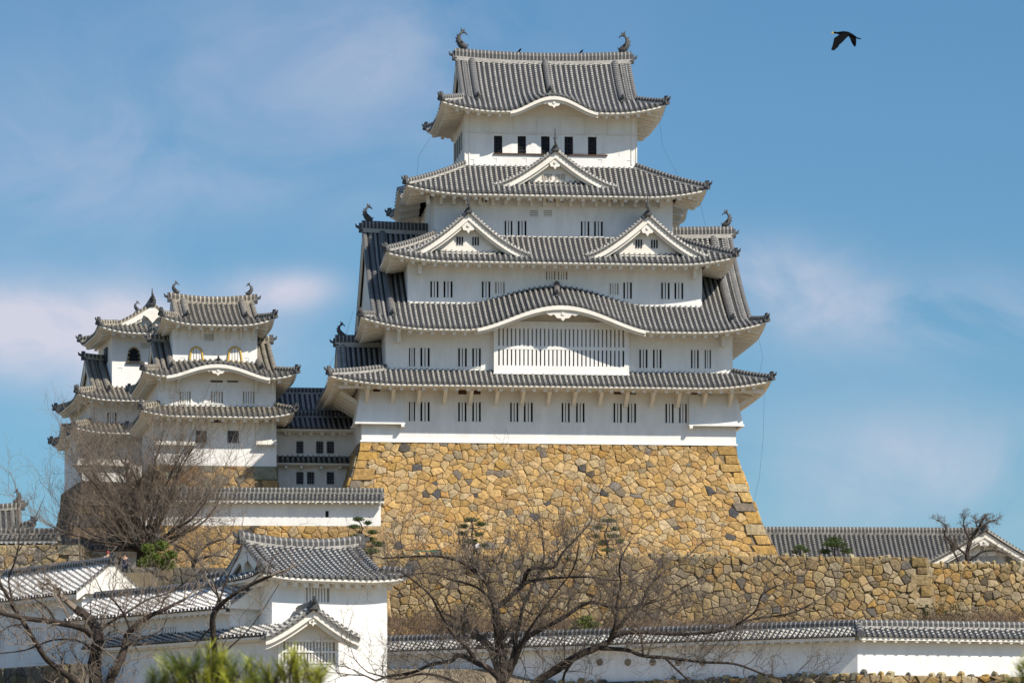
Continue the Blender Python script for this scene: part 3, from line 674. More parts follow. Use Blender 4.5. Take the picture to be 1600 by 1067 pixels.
# 4
rf = Roof(); O4 = (X_(635, 2), X_(1104, 2), 2, 18.7); I4 = (T[5][0], T[5][1], 5.5, 15.2); Lm = 16.7/2
skirt(rf, O4, I4, ze[4], zj[4], lift=.62, LR=5, o=2.0, bumps={'L': bumpf(Lm, 4.2, 1.5, .6), 'R': bumpf(Lm, 4.2, 1.5, .6)})
gm = MB(); xc = X_(867.6, 3.1); za = Z_(868, 234, 3.1); zb = ze[4]+.80
gable_dormer(rf, gm, xc, 4.9, 4.9, 3.0, 5.6, zb, za, over=.7)
for k in (-.95, -.75, -.55, -.32, .12, .32, .52, .72): gm.box(xc+k, xc+k+.12, 3.65, 3.698, Z_(868, 281, 3.8), Z_(868, 272.5, 3.8), 1)
gm.box(xc-2.0, xc+2.0, 3.3, 3.72, zb-.3, zb+.1)
r4 = rf.build(keep, 'fourth roof with one triangular gable in the middle'); gm.build('gable', ['trim', 'shade_gap'], r4)
# 5
rf = Roof(); O5 = (X_(690, 3.4), X_(1040, 3.4), 3.4, 17.3); g0, g1 = X_(713, KY), X_(984, KY); cb = X_(866, 3.4)-O5[0]
gm, mk, rp, zz = irimoya(rf, O5, ze[5], zr5, g0, g1, 2.1, lift=.70, LR=4.5, bumps={'F': bumpf(cb, 3.6, 1.25, 2.2)}, o=2.0, descend=((g0+1.25, 0), (g1-1.25, 0)), gap={'F': ((cb-3.5, cb+3.5),)}, ridge_h=.82, dr=(.27, .97))
P5 = mk('F'); barge_arch(gm, P5, cb, 3.5, -.06, .27, below=.12); pendant(gm, X_(866, 3.4), 3.5, P5.h(cb, 0)-.42, .72)
xs = [cb-3.3+6.6*i/16 for i in range(17)]
for a, b in zip(xs, xs[1:]): gm.poly([(O5[0]+a, 5.44, ze[5]-.1), (O5[0]+b, 5.44, ze[5]-.1), (O5[0]+b, 5.44, P5.h(b, 0)+.3), (O5[0]+a, 5.44, P5.h(a, 0)+.3)])
f0, f1 = .46, .97; run = 6.95
pts = [(X_(852, 10)+1.2*0, 3.4+run*f, P5.h(cb-.35, run*f)+.05) for f in [f0+(f1-f0)*i/8 for i in range(9)]]
rf.ridge.sweep(pts, .42, .42); rf.onigawara(pts[0], (0, -1), .8)
r5 = rf.build(keep, 'top roof with a low wave-shaped gable and a fish at each end of its ridge'); gm.build('gable', 'trim', r5)
shachi(r5, rp[0][0]+.5, KY, rp[0][2]+.82, 1, 1.0); shachi(r5, rp[-1][0]-.5, KY, rp[-1][2]+.82, -1, 1.0)
keep_tips = dict(O1=O1, O2=O2, O4=O4, O5=O5)
# lightning cables hanging from the eave corners
def cable(pts):
    m1 = MB(); m1.tube(pts, .008, 4); m1.build('lightning_cable', 'iron', keep)
cable([(O5[1]-.5, 3.7, ze[5]-.1), (O5[1]-.2, 3.8, ze[5]-2.6), (O4[1]-1.6, 3.6, ze[4]+1.0)])
cable([(O4[1]-.5, 2.3, ze[4]-.2), (O4[1], 2.3, ze[4]-2.5), (O3[1]-.8, 1.6, ze[3]+1.3)])
cable([(O2[1]-.6, -1.9, ze[2]-.2), (O2[1]-.2, -1.9, ze[2]-2), (O1[1]-.8, -1.2, ze[1]+1)])
cable([(O1[1]-.5, -2.1, ze[1]-.3), (O1[1]-.6, -2.2, ze[1]-4), (O1[1]-.9, -2.2, ze[1]-7), (O1[1]-1.5, -2.0, ze[1]-9.8)])
cable([(O5[0]+.3, 16.5, ze[5]), (O5[0]-.9, 14, ze[5]-2.0), (O4[0]+1.2, 8, ze[4]+1)])
cable([(O2[0]+.1, 8, ze[2]+2.5), (O2[0]-.5, 8, ze[2]+.5), (O1[0]+.6, 8, ze[1]+2.4)])
# ================================================================ dry stone walls
def clip(poly, nx, ny, c):                    # keep nx*x+ny*y <= c
    out = []; n = len(poly)
    for i in range(n):
        a, b = poly[i], poly[(i+1) % n]; da = nx*a[0]+ny*a[1]-c; db = nx*b[0]+ny*b[1]-c
        if da <= 0: out.append(a)
        if (da < 0 < db) or (db < 0 < da): t = da/(da-db); out.append((a[0]+(b[0]-a[0])*t, a[1]+(b[1]-a[1])*t))
    return out
GOLD = [((.52, .365, .155), 6), ((.49, .33, .125), 5), ((.53, .395, .19), 5), ((.46, .32, .135), 3), ((.51, .415, .24), 2.4), ((.45, .28, .10), 1.2), ((.39, .32, .19), 1.4), ((.10, .095, .085), .7), ((.23, .205, .16), .6)]
OLIVE = [((.34, .27, .14), 5), ((.37, .30, .17), 4), ((.31, .235, .11), 4), ((.40, .34, .21), 3), ((.25, .205, .125), 3), ((.36, .24, .09), 2), ((.14, .13, .105), 1), ((.42, .31, .145), 2)]
PALE = [((.52, .45, .29), 4), ((.48, .39, .22), 4), ((.44, .38, .27), 3), ((.50, .36, .17), 1), ((.30, .27, .21), 1)]
BROWN_SHADE = [((.16, .12, .08), 3), ((.13, .10, .07), 3), ((.19, .15, .10), 2), ((.11, .10, .085), 2)]  # shade and vegetation over this stone put into darker browns
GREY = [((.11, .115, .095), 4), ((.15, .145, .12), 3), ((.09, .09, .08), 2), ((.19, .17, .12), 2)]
MIX = [((.46, .33, .16), 4), ((.34, .24, .12), 3), ((.40, .33, .2), 3), ((.22, .20, .14), 2), ((.30, .16, .06), 1), ((.27, .29, .22), 2)]
def stones(mb, P, W, H, r0=.34, r1=.62, pal=GOLD, seed=1, gap=.035, out=.13, quoin=None, asp=1.15, qpal=None, rough=1.0):
    """fits irregular stones into the rectangle W x H; P(u,v,d) -> point, v downwards, d outwards"""
    rg = random.Random(seed); A = W*H; pts = []; cell = r1*2; grid = {}
    tries = int(A/(r0*r0)*5)
    for t in range(tries):
        f = t/tries; r = r1*(1-f)**1.5+r0*(1-(1-f)**1.5); r *= rg.uniform(.85, 1.1); u, v = rg.uniform(0, W), rg.uniform(0, H); gx, gy = int(u/cell), int(v/cell); ok = True
        for i in (-2, -1, 0, 1, 2):
            for j in (-2, -1, 0, 1, 2):
                for k in grid.get((gx+i, gy+j), ()):
                    q = pts[k]
                    if ((q[0]-u)/asp)**2+(q[1]-v)**2 < ((q[2]+r)*.52)**2: ok = False; break
                if not ok: break
            if not ok: break
        if ok: grid.setdefault((gx, gy), []).append(len(pts)); pts.append((u, v, r))
    cols = [c for c, _ in pal]; wts = [w_ for _, w_ in pal]
    qs = []
    if quoin:
        wa, wb, hh = quoin[:3]; sides = quoin[3]; v = 0; k = 0
        while v < H-.1:
            h = min(hh*rg.uniform(.75, 1.2), H-v)
            for sd in sides: ww = (wa if (k+sd) % 2 else wb)*rg.uniform(.85, 1.15); qs.append((0, v, ww, v+h) if sd == 0 else (W-ww, v, W, v+h))
            v += h; k += 1
    def stone(poly, pal_=None, flat=1.0, o_=0):
        n = len(poly)
        if n < 3: return
        cx = sum(p[0] for p in poly)/n; cy = sum(p[1] for p in poly)/n
        c = rg.choices(cols, wts)[0] if not pal_ else rg.choice(pal_); b = rg.uniform(.70, 1.0); g = rg.uniform(-.03, .03)
        mb.cc = (max(0, c[0]*b*1.06+g*.3), max(0, c[1]*b*.97), max(0, c[2]*b*.93-g*.5))
        sz = min(sqrt(sum((p[0]-cx)**2+(p[1]-cy)**2 for p in poly)/n), 1.0)
        if sz < .07: return
        # soften the corners, then rings: foot, shoulder, crown
        pl = []
        for i in range(n):
            a, p, d = poly[i-1], poly[i], poly[(i+1) % n]; la = sqrt((a[0]-p[0])**2+(a[1]-p[1])**2); ld_ = sqrt((d[0]-p[0])**2+(d[1]-p[1])**2); k0 = rg.uniform(.01, .07); k1 = min(.2, k0/max(la, .01)); k2 = min(.2, k0/max(ld_, .01))
            if la < .05: continue
            pl.append((p[0]+(a[0]-p[0])*k1, p[1]+(a[1]-p[1])*k1)); pl.append((p[0]+(d[0]-p[0])*k2, p[1]+(d[1]-p[1])*k2))
        m = len(pl)
        if m < 3: return
        tx, ty = rg.uniform(-.10, .10)*rough, rg.uniform(-.12, .08)*rough; dd = (out*rg.uniform(.55, 1.25))*min(1, sz*2)+o_
        def ring(g1, d, jit=0):
            r = []
            for p in pl:
                l = sqrt((p[0]-cx)**2+(p[1]-cy)**2)+1e-6; s_ = max(.15, 1-g1/l)*(1+rg.uniform(-jit, jit)); u = cx+(p[0]-cx)*s_; v = cy+(p[1]-cy)*s_
                r.append(mb.p(P(u, v, d+((u-cx)*tx+(v-cy)*ty if d > .0 else 0))))
            return r
        R0 = ring(gap*.3, -.07); R1 = ring(gap*.6, dd*.72); R2 = ring(gap*.6+.035+.03*flat, dd, .03); R3 = ring(gap+.06+sz*.45, dd*1.03+.01, .10)
        for a, b2 in ((R0, R1), (R1, R2), (R2, R3)):
            for i in range(m): j = (i+1) % m; mb.face((a[i], a[j], b2[j], b2[i]))
        ce = mb.p(P(cx, cy, dd*1.08+rg.uniform(-.02, .03)))
        for i in range(m): mb.face((R3[i], R3[(i+1) % m], ce))
    n = len(pts); arr = np.array(pts); gs = r1*.46
    for i in range(n):
        u, v, r = pts[i]
        if any(q[0] < u < q[2] and q[1] < v < q[3] for q in qs): continue
        d2 = ((arr[:, 0]-u)/asp)**2+(arr[:, 1]-v)**2; nb = np.argsort(d2)[1:20]
        poly = [(max(0, u-2), max(0, v-2)), (min(W, u+2), max(0, v-2)), (min(W, u+2), min(H, v+2)), (max(0, u-2), min(H, v+2))]
        for k in nb:
            if d2[k] > 6: break
            x2, y2, r2 = pts[k]; X1, X2 = u/asp, x2/asp; nx, ny = X2-X1, y2-v; c = (X2*X2+y2*y2-r2*r2*.9-X1*X1-v*v+r*r*.9)/2
            poly = clip(poly, nx/asp, ny, c)
            if len(poly) < 3: break
        if len(poly) < 3: continue
        q2 = []                               # joints wander: corners are drawn together and shifted, the same for every neighbour
        for x, y in poly:
            kx, ky = round(x/gs), round(y/gs); hsh = sin(kx*12.9898+ky*78.233+seed)*43758.5453; hx_ = hsh-math.floor(hsh); hsh = sin(kx*39.346+ky*11.135+seed)*24634.6345; hy_ = hsh-math.floor(hsh)
            X2 = 0 if x < .02 else W if x > W-.02 else min(W, max(0, (kx+(hx_-.5)*.9)*gs)); Y2 = 0 if y < .02 else H if y > H-.02 else min(H, max(0, (ky+(hy_-.5)*.9)*gs))
            if not q2 or (abs(q2[-1][0]-X2)+abs(q2[-1][1]-Y2) > 1e-4): q2.append((X2, Y2))
        if len(q2) > 1 and abs(q2[0][0]-q2[-1][0])+abs(q2[0][1]-q2[-1][1]) < 1e-4: q2.pop()
        ar = abs(sum(q2[k][0]*q2[(k+1) % len(q2)][1]-q2[(k+1) % len(q2)][0]*q2[k][1] for k in range(len(q2))))/2 if len(q2) > 2 else 0
        if ar > .02: stone(q2)
    for q in qs: 
        j = .05; stone([(q[0]+.01, q[1]+rg.uniform(0, j)), (q[2]+rg.uniform(-.1, .1), q[1]+rg.uniform(0, j)), (q[2]+rg.uniform(-.1, .1), q[3]), (q[0]+.01, q[3])] if q[0] == 0 else [(q[0]+rg.uniform(-.1, .1), q[1]+rg.uniform(0, j)), (q[2]-.01, q[1]+rg.uniform(0, j)), (q[2]-.01, q[3]), (q[0]+rg.uniform(-.1, .1), q[3])], qpal, .3, .02)
    mb.cc = None
def sheet(mb, P, W, H, d=-.02, n=8):
    ids = [[mb.p(P(W*i/2, H*j/n, d)) for i in range(3)] for j in range(n+1)]
    for j in range(n):
        for i in range(2): mb.face((ids[j][i], ids[j+1][i], ids[j+1][i+1], ids[j][i+1]))
def rampart(fr, name, label, x0, x1, zt, H, batter, depth=6, rough_top=0, seed=1, cat='stone wall', ex=1.25, left=True, right=True, group=None, front_quoin=(0, 1), qd=(1.9, 1.1, .95), **kw):
    """battered block of fitted stone in frame fr: front at y=0 (top edge), sides going back by depth"""
    use(fr); root = fr.root(name, label, cat, group); root.location.z = zt-H; z0 = zt-H
    o = lambda v: batter*(max(0, v)/H)**ex; W = x1-x0
    L_, R_ = (1 if left else 0), (1 if right else 0)
    F = lambda u, v, d: (x0-o(v)*L_+u/W*(W+o(v)*(L_+R_)), -o(v)-d, zt-v)
    faces = [('F', F, W, kw.get('seed', seed))]
    mb = MB(); bk = MB(); qp = kw.pop('qpal', None)
    stones(mb, F, W, H, seed=seed, quoin=(*qd, [s for s in front_quoin if (s == 0 and left) or (s == 1 and right)]), qpal=qp, **kw); sheet(bk, F, W, H)
    if left:
        P = lambda u, v, d: (x0-o(v)-d, depth-u/depth*(depth+o(v)), zt-v); stones(mb, P, depth, H, seed=seed+1, quoin=(*qd, [1]), qpal=qp, **kw); sheet(bk, P, depth, H)
    if right:
        P = lambda u, v, d: (x1+o(v)+d, -o(v)+u/depth*(depth+o(v)), zt-v); stones(mb, P, depth, H, seed=seed+2, quoin=(*qd, [0]), qpal=qp, **kw); sheet(bk, P, depth, H)
    if rough_top:                             # loose cap stones
        rg = random.Random(seed+5); u = .3
        while u < W-.3:
            w_ = rg.uniform(.25, .7); h = rg.uniform(.06, .26)*rough_top; c = rg.choice([q for q, _ in kw.get('pal', GOLD)]); b = rg.uniform(.85, 1.1); mb.cc = tuple(k*b for k in c)
            if rg.random() < .7:
                R_ = []
                for dz, sc_ in ((-.25, 1), (h*.55, .92), (h, .55)):
                    R_.append([mb.p((x0+u+w_/2+w_*.55*sc_*cos(q*1.047+.3)*rg.uniform(.85, 1.1), .12+.30*sc_*sin(q*1.047+.3)*rg.uniform(.9, 1.1), zt+dz+rg.uniform(-.04, .04))) for q in range(6)])
                for A2, B2 in zip(R_, R_[1:]):
                    for q in range(6): j = (q+1) % 6; mb.face((A2[q], A2[j], B2[j], B2[q]))
                mb.face(R_[-1])
            u += w_+rg.uniform(0, .2)
        mb.cc = None
    s = mb.build('stone_facing', 'stone', root, z0=z0)
    bk.poly([(x0, 0, zt-.03), (x1, 0, zt-.03), (x1, depth, zt-.03), (x0, depth, zt-.03)]); bk.build('rubble_core', 'mortar', root, z0=z0)
    return root
Wk = T[1][1]
KB = Frame(565, 350, 6, z0=0)
KH = zb1-27.6
rampart(Frame(562.5, 350, 6, z0=0), 'stone_rampart', 'golden fitted stone rampart with curved edges carrying the tall white main tower', 0, Wk+.05, zb1-.03, KH, 3.3, depth=20.7, seed=11, r0=.11, r1=.45, pal=GOLD, qpal=[(.48, .32, .11), (.50, .36, .15), (.45, .29, .09), (.47, .39, .22), (.48, .32, .11), (.24, .21, .16)], qd=(1.5, .9, .85))
A_ = Frame(596, 343, 4, z0=0); zA = A_.Zp(1000, 868)
rampart(A_, 'terrace_wall', 'long olive grey rubble wall below the golden rampart, ending in a squared corner on the right', 0, A_.X(1447), zA, 7.5, 1.1, depth=10, rough_top=1, seed=21, r0=.13, r1=.50, pal=OLIVE, out=.19, gap=.045, left=False, qd=(1.3, .8, .75), rough=1.8)
B_ = Frame(1440, 349, 8, z0=0); zB = B_.Zp(1500, 880)
rampart(B_, 'terrace_wall', 'rubble wall at the right edge set back behind the squared corner, below the white gable', 0, 14, zB, 7.5, .9, depth=8, rough_top=1, seed=31, r0=.14, r1=.44, pal=OLIVE, out=.19, gap=.045, left=False, right=False, rough=1.6)
C_ = Frame(232, 337, 3, z0=0); zC = C_.Zp(450, 821)
rampart(C_, 'terrace_wall', 'yellow stone wall under the short white wall left of the golden rampart', 0, C_.X(598), zC, 7, .5, depth=9, seed=41, r0=.15, r1=.5, pal=GOLD, qd=(2.0, 1.0, 1.3))
D_ = Frame(-60, 300, -4, z0=0); zD = D_.Zp(60, 851)
rampart(D_, 'terrace_wall', 'pale cut stone wall with a squared corner at the left edge under a short tiled wall', 0, D_.X(124), zD, 6, .35, depth=6, seed=51, r0=.2, r1=.48, pal=PALE, qpal=[(.52, .45, .30), (.48, .42, .28)], qd=(1.5, .9, .9), left=False)
E_ = Frame(150, 292, 2, z0=0)
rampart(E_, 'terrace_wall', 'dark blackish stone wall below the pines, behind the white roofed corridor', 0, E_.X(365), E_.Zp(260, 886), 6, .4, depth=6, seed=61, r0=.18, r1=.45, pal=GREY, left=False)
# ================================================================ THE LESSER TOWERS
def bell_window(parent, X, y, px0, px1, py0, py1, Zf, back='shade_gap', ring='gold', studs=False):
    x0, x1 = X(px0, y), X(px1, y); z0, z1 = Zf((px0+px1)/2, py1, y), Zf((px0+px1)/2, py0, y); xc = (x0+x1)/2; w = (x1-x0)/2; h = z1-z0
    out = [(-1, 0), (-.93, .3), (-.82, .62), (-.66, .84), (-.34, .95), (0, 1.0), (.34, .95), (.66, .84), (.82, .62), (.93, .3), (1, 0)]
    P = [(xc+a*w*.9, z0+b*h*.94) for a, b in out]
    m = MB(); m.prism(P, y-.04, y-.02); o = m.build('bell_window', back, parent)
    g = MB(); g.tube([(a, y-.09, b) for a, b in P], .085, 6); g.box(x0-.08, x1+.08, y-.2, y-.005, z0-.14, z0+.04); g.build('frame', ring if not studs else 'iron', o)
    if studs:
        for k in range(0, 11): s = MB(); a, b = P[k]; s.box(a-.07, a+.07, y-.2, y-.08, b-.04, b+.04); s.build('gilt_stud', 'gold', o)
    b = MB()
    for k in (-.5, -.17, .17, .5):
        if back == 'dark': b.box(xc+k*w*1.1-.02, xc+k*w*1.1+.02, y-.08, y-.045, z0, z0+h*(.9-.25*abs(k)))
        else: b.box(xc+k*w*1.1-.085, xc+k*w*1.1+.085, y-.085, y-.045, z0, z0+h*(.9-.25*abs(k)))
    if back == 'dark':
        for j in (.25, .5, .72): b.box(xc-w*.75, xc+w*.75, y-.09, y-.082, z0+h*j-.02, z0+h*j+.02)
    b.build('lattice', 'iron' if back == 'dark' else 'plaster', o); return o
Wf = use(Frame(240, 354, 9, py=726)); X_, Z_ = Wf.X, Wf.Zp
wk = Wf.root('castle_turret', 'smaller white tower nearest the great keep, three storeys with two gold framed bell windows', 'castle tower', 'lesser white towers left of the keep')
e1, e2, e3 = Z_(340, 648, -1.7), Z_(340, 588.5, -1.6), Z_(340, 505, .6); j1 = Z_(340, 635, 0)
T1 = (0, X_(432), 0, 12); T2 = (X_(247), X_(431), .05, 11.95); T3 = (X_(270, 2.2), X_(402, 2.2), 2.2, 9.8)
H1 = [hole_ for hole_ in [(X_(a), Z_(a, 692), X_(c), Z_(a, 672.5)) for a, c in ((305.7, 323.2), (355.3, 373.3))]]
H2 = [(X_(a), Z_(a, 630), X_(c), Z_(a, 611.5)) for a, c in ((281, 298), (329.5, 348.5), (379.6, 397.8))]
H3 = [(X_(319.4, 2.2), Z_(325, 532.5, 2.2), X_(334, 2.2), Z_(325, 522.3, 2.2))]
mb = MB(); wall(mb, *T1, Wf.z0, e1+.4, H1); wall(mb, *T2, e1+.2, e2+.4, H2); wall(mb, *T3, e2+1.0, e3+.35, H3)
for px, py, y in ((272, 626, 0.05), (315, 627, .05), (286, 561, 2.2), (386, 562, 2.2), (262, 665, 0), (395, 668, 0)): loophole(mb, X_(px, y), y, Z_(px, py, y))
mb.build('wall', 'plaster', wk)
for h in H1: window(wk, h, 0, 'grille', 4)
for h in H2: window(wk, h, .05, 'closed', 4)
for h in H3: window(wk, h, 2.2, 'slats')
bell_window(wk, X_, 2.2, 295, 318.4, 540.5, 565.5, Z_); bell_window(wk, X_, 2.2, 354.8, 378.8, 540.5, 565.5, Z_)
for a, c in ((330, 348),): m1 = MB(); m1.box(X_(a), X_(c), -.02, -.004, Z_(a, 660), Z_(a, 654)); m1.build('vent', 'wood', wk)
for a, c in ((329, 348), (355, 372)): m1 = MB(); m1.box(X_(a), X_(c), .01, .04, Z_(a, 597), Z_(a, 591)); m1.build('vent', 'wood', wk)
for a, c in ((241, 304), (400, 431)):
    mb = MB(); x0, x1, zt, zb = X_(a), X_(c), Z_(a, 658), Z_(a, 693); A = [(x0, -.05, zt), (x1, -.05, zt), (x1, -.42, zb), (x0, -.42, zb)]
    mb.poly(A[::-1]); mb.poly([A[0], (x0, 0, zb), A[3]]); mb.poly([A[1], A[2], (x1, 0, zb)]); mb.box(x0-.05, x1+.05, -.48, -.35, zb-.12, zb); mb.build('drop_box', 'old_plaster', wk)
def brk(f, px, y, zt, d, parent):
    mb = MB(); x = f.X(px, y); mb.box(x-.11, x+.11, y-d, y-.01, zt-.28, zt); mb.box(x-.11, x+.11, y-.22, y-.01, zt-.95, zt-.28); mb.build('bracket', 'trim', parent)
for px in (252, 277, 302, 327, 352, 377, 402, 426): brk(Wf, px, 0, e1-.10, .9, wk)
for px in (252, 278, 400, 426): brk(Wf, px, .05, e2-.10, .8, wk)
for px in (276, 296, 316, 336, 356, 376, 396): brk(Wf, px, 2.2, e3-.10, .7, wk)
rf = Roof('tile_old', 'pan_old', r=.12); O1 = (X_(221, -1.7), X_(460, -1.7), -1.7, 13.7); skirt(rf, O1, (T2[0], T2[1], .05, 11.95), e1, j1, lift=.4, LR=3, o=1.65)
rf.build(wk)
rf = Roof('tile_old', 'pan_old', r=.12); O2 = (X_(224, -1.6), X_(463, -1.6), -1.6, 13.6); g0, g1 = X_(236, 6), X_(421, 6); cb = X_(341, -1.6)-O2[0]
gm, mk, rp, zz = irimoya(rf, O2, e2, Z_(330, 536, 6), g0, g1, 1.9, lift=.45, LR=3, bumps={'F': bumpf(cb, 4.6, 1.1, 1.6)}, o=1.55, descend=((g0+1.2, 0), (g1-1.2, 0)), gap={'F': ((cb-4, cb+4),)}, ridge_h=.5, dr=(.22, .9), k=.3)
P = mk('F'); barge_arch(gm, P, cb, 4.1, -.06, .28, below=.12); pendant(gm, X_(341, -1.6), -1.5, P.h(cb, 0)-.40, .72)
xs = [cb-4+8*i/16 for i in range(17)]
for a, b in zip(xs, xs[1:]): gm.poly([(O2[0]+a, -.01, e2-.1), (O2[0]+b, -.01, e2-.1), (O2[0]+b, -.01, P.h(b, 0)+.3), (O2[0]+a, -.01, P.h(a, 0)+.3)])
rf.onigawara((X_(341, .5), .5, P.h(cb, 2.1)-.1), (0, -1), .9); rr = rf.build(wk); gm.build('gable', 'trim', rr)
rf = Roof('tile_old', 'pan_old', r=.12); O3 = (X_(253, .6), X_(428, .6), .6, 11.4); g0, g1 = X_(268, 6), X_(396, 6)
gm, mk, rp, zz = irimoya(rf, O3, e3, Z_(330, 473, 6), g0, g1, 1.8, lift=.55, LR=3, o=1.55, descend=((g0+.95, 0), (g1-.95, 0)), ridge_h=.6, dr=(.3, .97), k=.3)
rr = rf.build(wk, 'top roof with a fish at each end of its ridge'); gm.build('gable', 'trim', rr)
shachi(rr, rp[0][0]+.4, 6, rp[0][2]+.55, 1, .62); shachi(rr, rp[-1][0]-.4, 6, rp[-1][2]+.55, -1, .62)
rampart(Frame(238, 354, 9, z0=0), 'stone_rampart', 'yellow stone foot of the smaller tower, half hidden by the big bare tree', 0, X_(434), Wf.z0-.02, 6.5, .7, depth=12, seed=71, r0=.22, r1=.55, pal=MIX)
# ---- the tower at the far left, gable to the front
V = use(Frame(175, 379, 13, py=597)); X_, Z_ = V.X, V.Zp
vk = V.root('castle_turret', 'leftmost white tower with its top gable facing the viewer and a black gilt bell window', 'castle tower', 'lesser white towers left of the keep')
e1, e2, e3 = Z_(150, 673, -3), Z_(160, 622, -2.7), Z_(190, 517, -1.7); XC = X_(240, -1)
T3 = (0, XC*2, 0, 8.6); T2 = (X_(140.4, -1), XC*2+2, -1, 10); T1 = (X_(128, -1.1), XC*2+2.4, -1.1, 10.4)
zb = Z_(150, 752, -1.1); V0 = V.z0; V.z0 = zb; vk.location.z = zb
H2 = [(X_(167.5, -1), Z_(175, 663, -1), X_(182, -1), Z_(175, 644.5, -1))]; H3 = [(X_(220), Z_(225, 544), X_(236), Z_(225, 536))]
mb = MB(); wall(mb, *T1, zb, e1+.4); wall(mb, *T2, e1+.2, e2+.4, H2); wall(mb, *T3, e2+.8, e3+.35, H3)
loophole(mb, X_(188), 0, Z_(188, 577)); mb.build('wall', 'plaster', vk)
window(vk, H2[0], -1, 'bars', 3); window(vk, H3[0], 0, 'slats')
bell_window(vk, X_, 0, 198.6, 219.4, 542, 565.5, Z_, 'dark', 'iron', True)
m1 = MB(); m1.box(-.12, -.03, 2.6, 4.2, Z_(165, 566, 3), Z_(165, 543, 3)); m1.build('side_window', 'iron', vk)
mb = MB(); x0, x1, zt, zl = X_(122, -1.9), X_(200, -1.1), Z_(150, 690, -1.1), Z_(150, 724, -1.9)
mb.poly([(x0, -1.5, zl), (x1, -1.5, zl), (x1, -1.15, zt), (T1[0], -1.15, zt)]); mb.poly([(x0, -1.5, zl), (T1[0], -1.15, zt), (T1[0], 3, zt), (x0, 3, zl)]); mb.box(x0-.05, x1, -1.54, -1.2, zl-.12, zl); mb.build('drop_box', 'old_plaster', vk)
rf = Roof('tile_old', 'pan_old', r=.12); O1 = (X_(116, -3), XC*2+4.2, -3, 12.2); skirt(rf, O1, (T2[0], T2[1], -1, 10), e1, Z_(150, 661, -1), lift=.4, LR=3, o=1.7, bumps={'L': bumpf(7.6, 3.2, 1.2, .6)}); rf.build(vk)
rf = Roof('tile_old', 'pan_old', r=.12); O2 = (X_(121, -2.7), XC*2+3.6, -2.7, 11.5); g0, g1 = X_(133, 4.4), XC*2+2.2
gm, mk, rp, zz = irimoya(rf, O2, e2, Z_(150, 563, 4.4), g0, g1, 1.9, lift=.45, LR=3, o=1.6, descend=((g0+1.3, 0),), ridge_h=.45, dr=(.22, .9), k=.3); rr = rf.build(vk); gm.build('gable', 'trim', rr)
rf = Roof('tile_old', 'pan_old', r=.12); xf2 = lambda q: (XC+q[1], -q[0], q[2]); xf2 = lambda q: (XC-q[1], q[0], q[2])
rf.xf(xf2); O3 = (-1.7, 10.3, -(XC-X_(155, -1.7)), (XC-X_(155, -1.7)))
gm, mk, rp, zz = irimoya(rf, O3, e3, Z_(239, 477, 0), -.15, 8.7, 1.75, lift=.5, LR=3, o=1.6, ridge_h=.5, k=.34, ribsB=True, dr=(.3, .97)); rf.xf(None)
rf.onigawara((XC, -.3, Z_(239, 472, 0)), (0, -1), 1.0); rf.oni.tube([(XC, -.2, Z_(239, 466, 0)), (XC, -.2, Z_(239, 456, 0)), (XC, -.2, Z_(239, 450, 0))], [.09, .055, .015], 6)
# gable face towards the viewer
zap = Z_(239, 477, 0); rn = -O3[2]
for sg_ in (-1, 1):
    N = 8; q = [1.2+(rn-1.2)*i/N for i in range(N+1)]
    for a, b in zip(q, q[1:]):
        xa, xb = XC+sg_*(rn-a), XC+sg_*(rn-b); za, zb_ = zz(a)-.12, zz(b)-.12
        w1 = gm; old = gm.xf; gm.xf = None; gm.poly([(xa, -.25, za), (xb, -.25, zb_), (xb, -.25, zb_-.5), (xa, -.25, za-.42)]); gm.poly([(xa, -.10, za-.35), (xb, -.10, zb_-.42), (xb, -.10, zb_-.72), (xa, -.10, za-.6)]); gm.xf = old
gm.xf = None; gm.prism([(XC+a, zap-.55+b) for a, b in ((-.4, .1), (-.75, -.35), (-.4, -.55), (0, -1.0), (.4, -.55), (.75, -.35), (.4, .1))], -.36, -.26)
rr = rf.build(vk, 'top roof with its gable to the front'); gm.build('gable', 'trim', rr); shachi(rr, XC-.1, rp[-1][0]-.5, rp[-1][2]+.42, 1, .55)
rampart(Frame(126, 377.5, 13, z0=0), 'stone_rampart', 'shaded brown stone foot of the leftmost tower behind the bare tree', 0, 12.5, Z_(150, 752, -1.1)-.02, 7.5, 1.7, depth=12, seed=81, r0=.22, r1=.5, pal=BROWN_SHADE)
# ---- roofed passage joining the towers
KC = Frame(565, 350, 6, z0=0); X_, Z_ = KC.X, KC.Zp; y0 = 9.2; Q = Frame(565, 350, 6, z0=Z_(490, 772, y0)); use(Q)
ck = Q.root('passage_turret', 'shaded two storey white passage with dark roofs between the keep and the smaller tower', 'building')
e = Z_(500, 669, y0-1.1); xa, xb = X_(426, y0), X_(562, y0); em = Z_(500, 722, y0-.8)
HH = [(X_(a, y0), Z_(a, 708.5, y0), X_(c, y0), Z_(a, 689, y0)) for a, c in ((462.8, 474.3), (493.8, 505.5), (510.3, 522.3))]+[(X_(a, y0), Z_(a, 756.5, y0), X_(c, y0), Z_(a, 737, y0)) for a, c in ((462.8, 474.3), (479.6, 491.3), (510.3, 522.3))]
mb = MB(); wall(mb, xa, xb, y0, y0+5, Q.z0, e+.3, HH)
for px, py in ((452, 702), (485, 702), (533, 703), (454, 755), (499.5, 756), (528, 756)): loophole(mb, X_(px, y0), y0, Z_(px, py, y0), .3)
mb.build('wall', 'plaster', ck)
for h in HH: window(ck, h, y0, 'grille', 3)
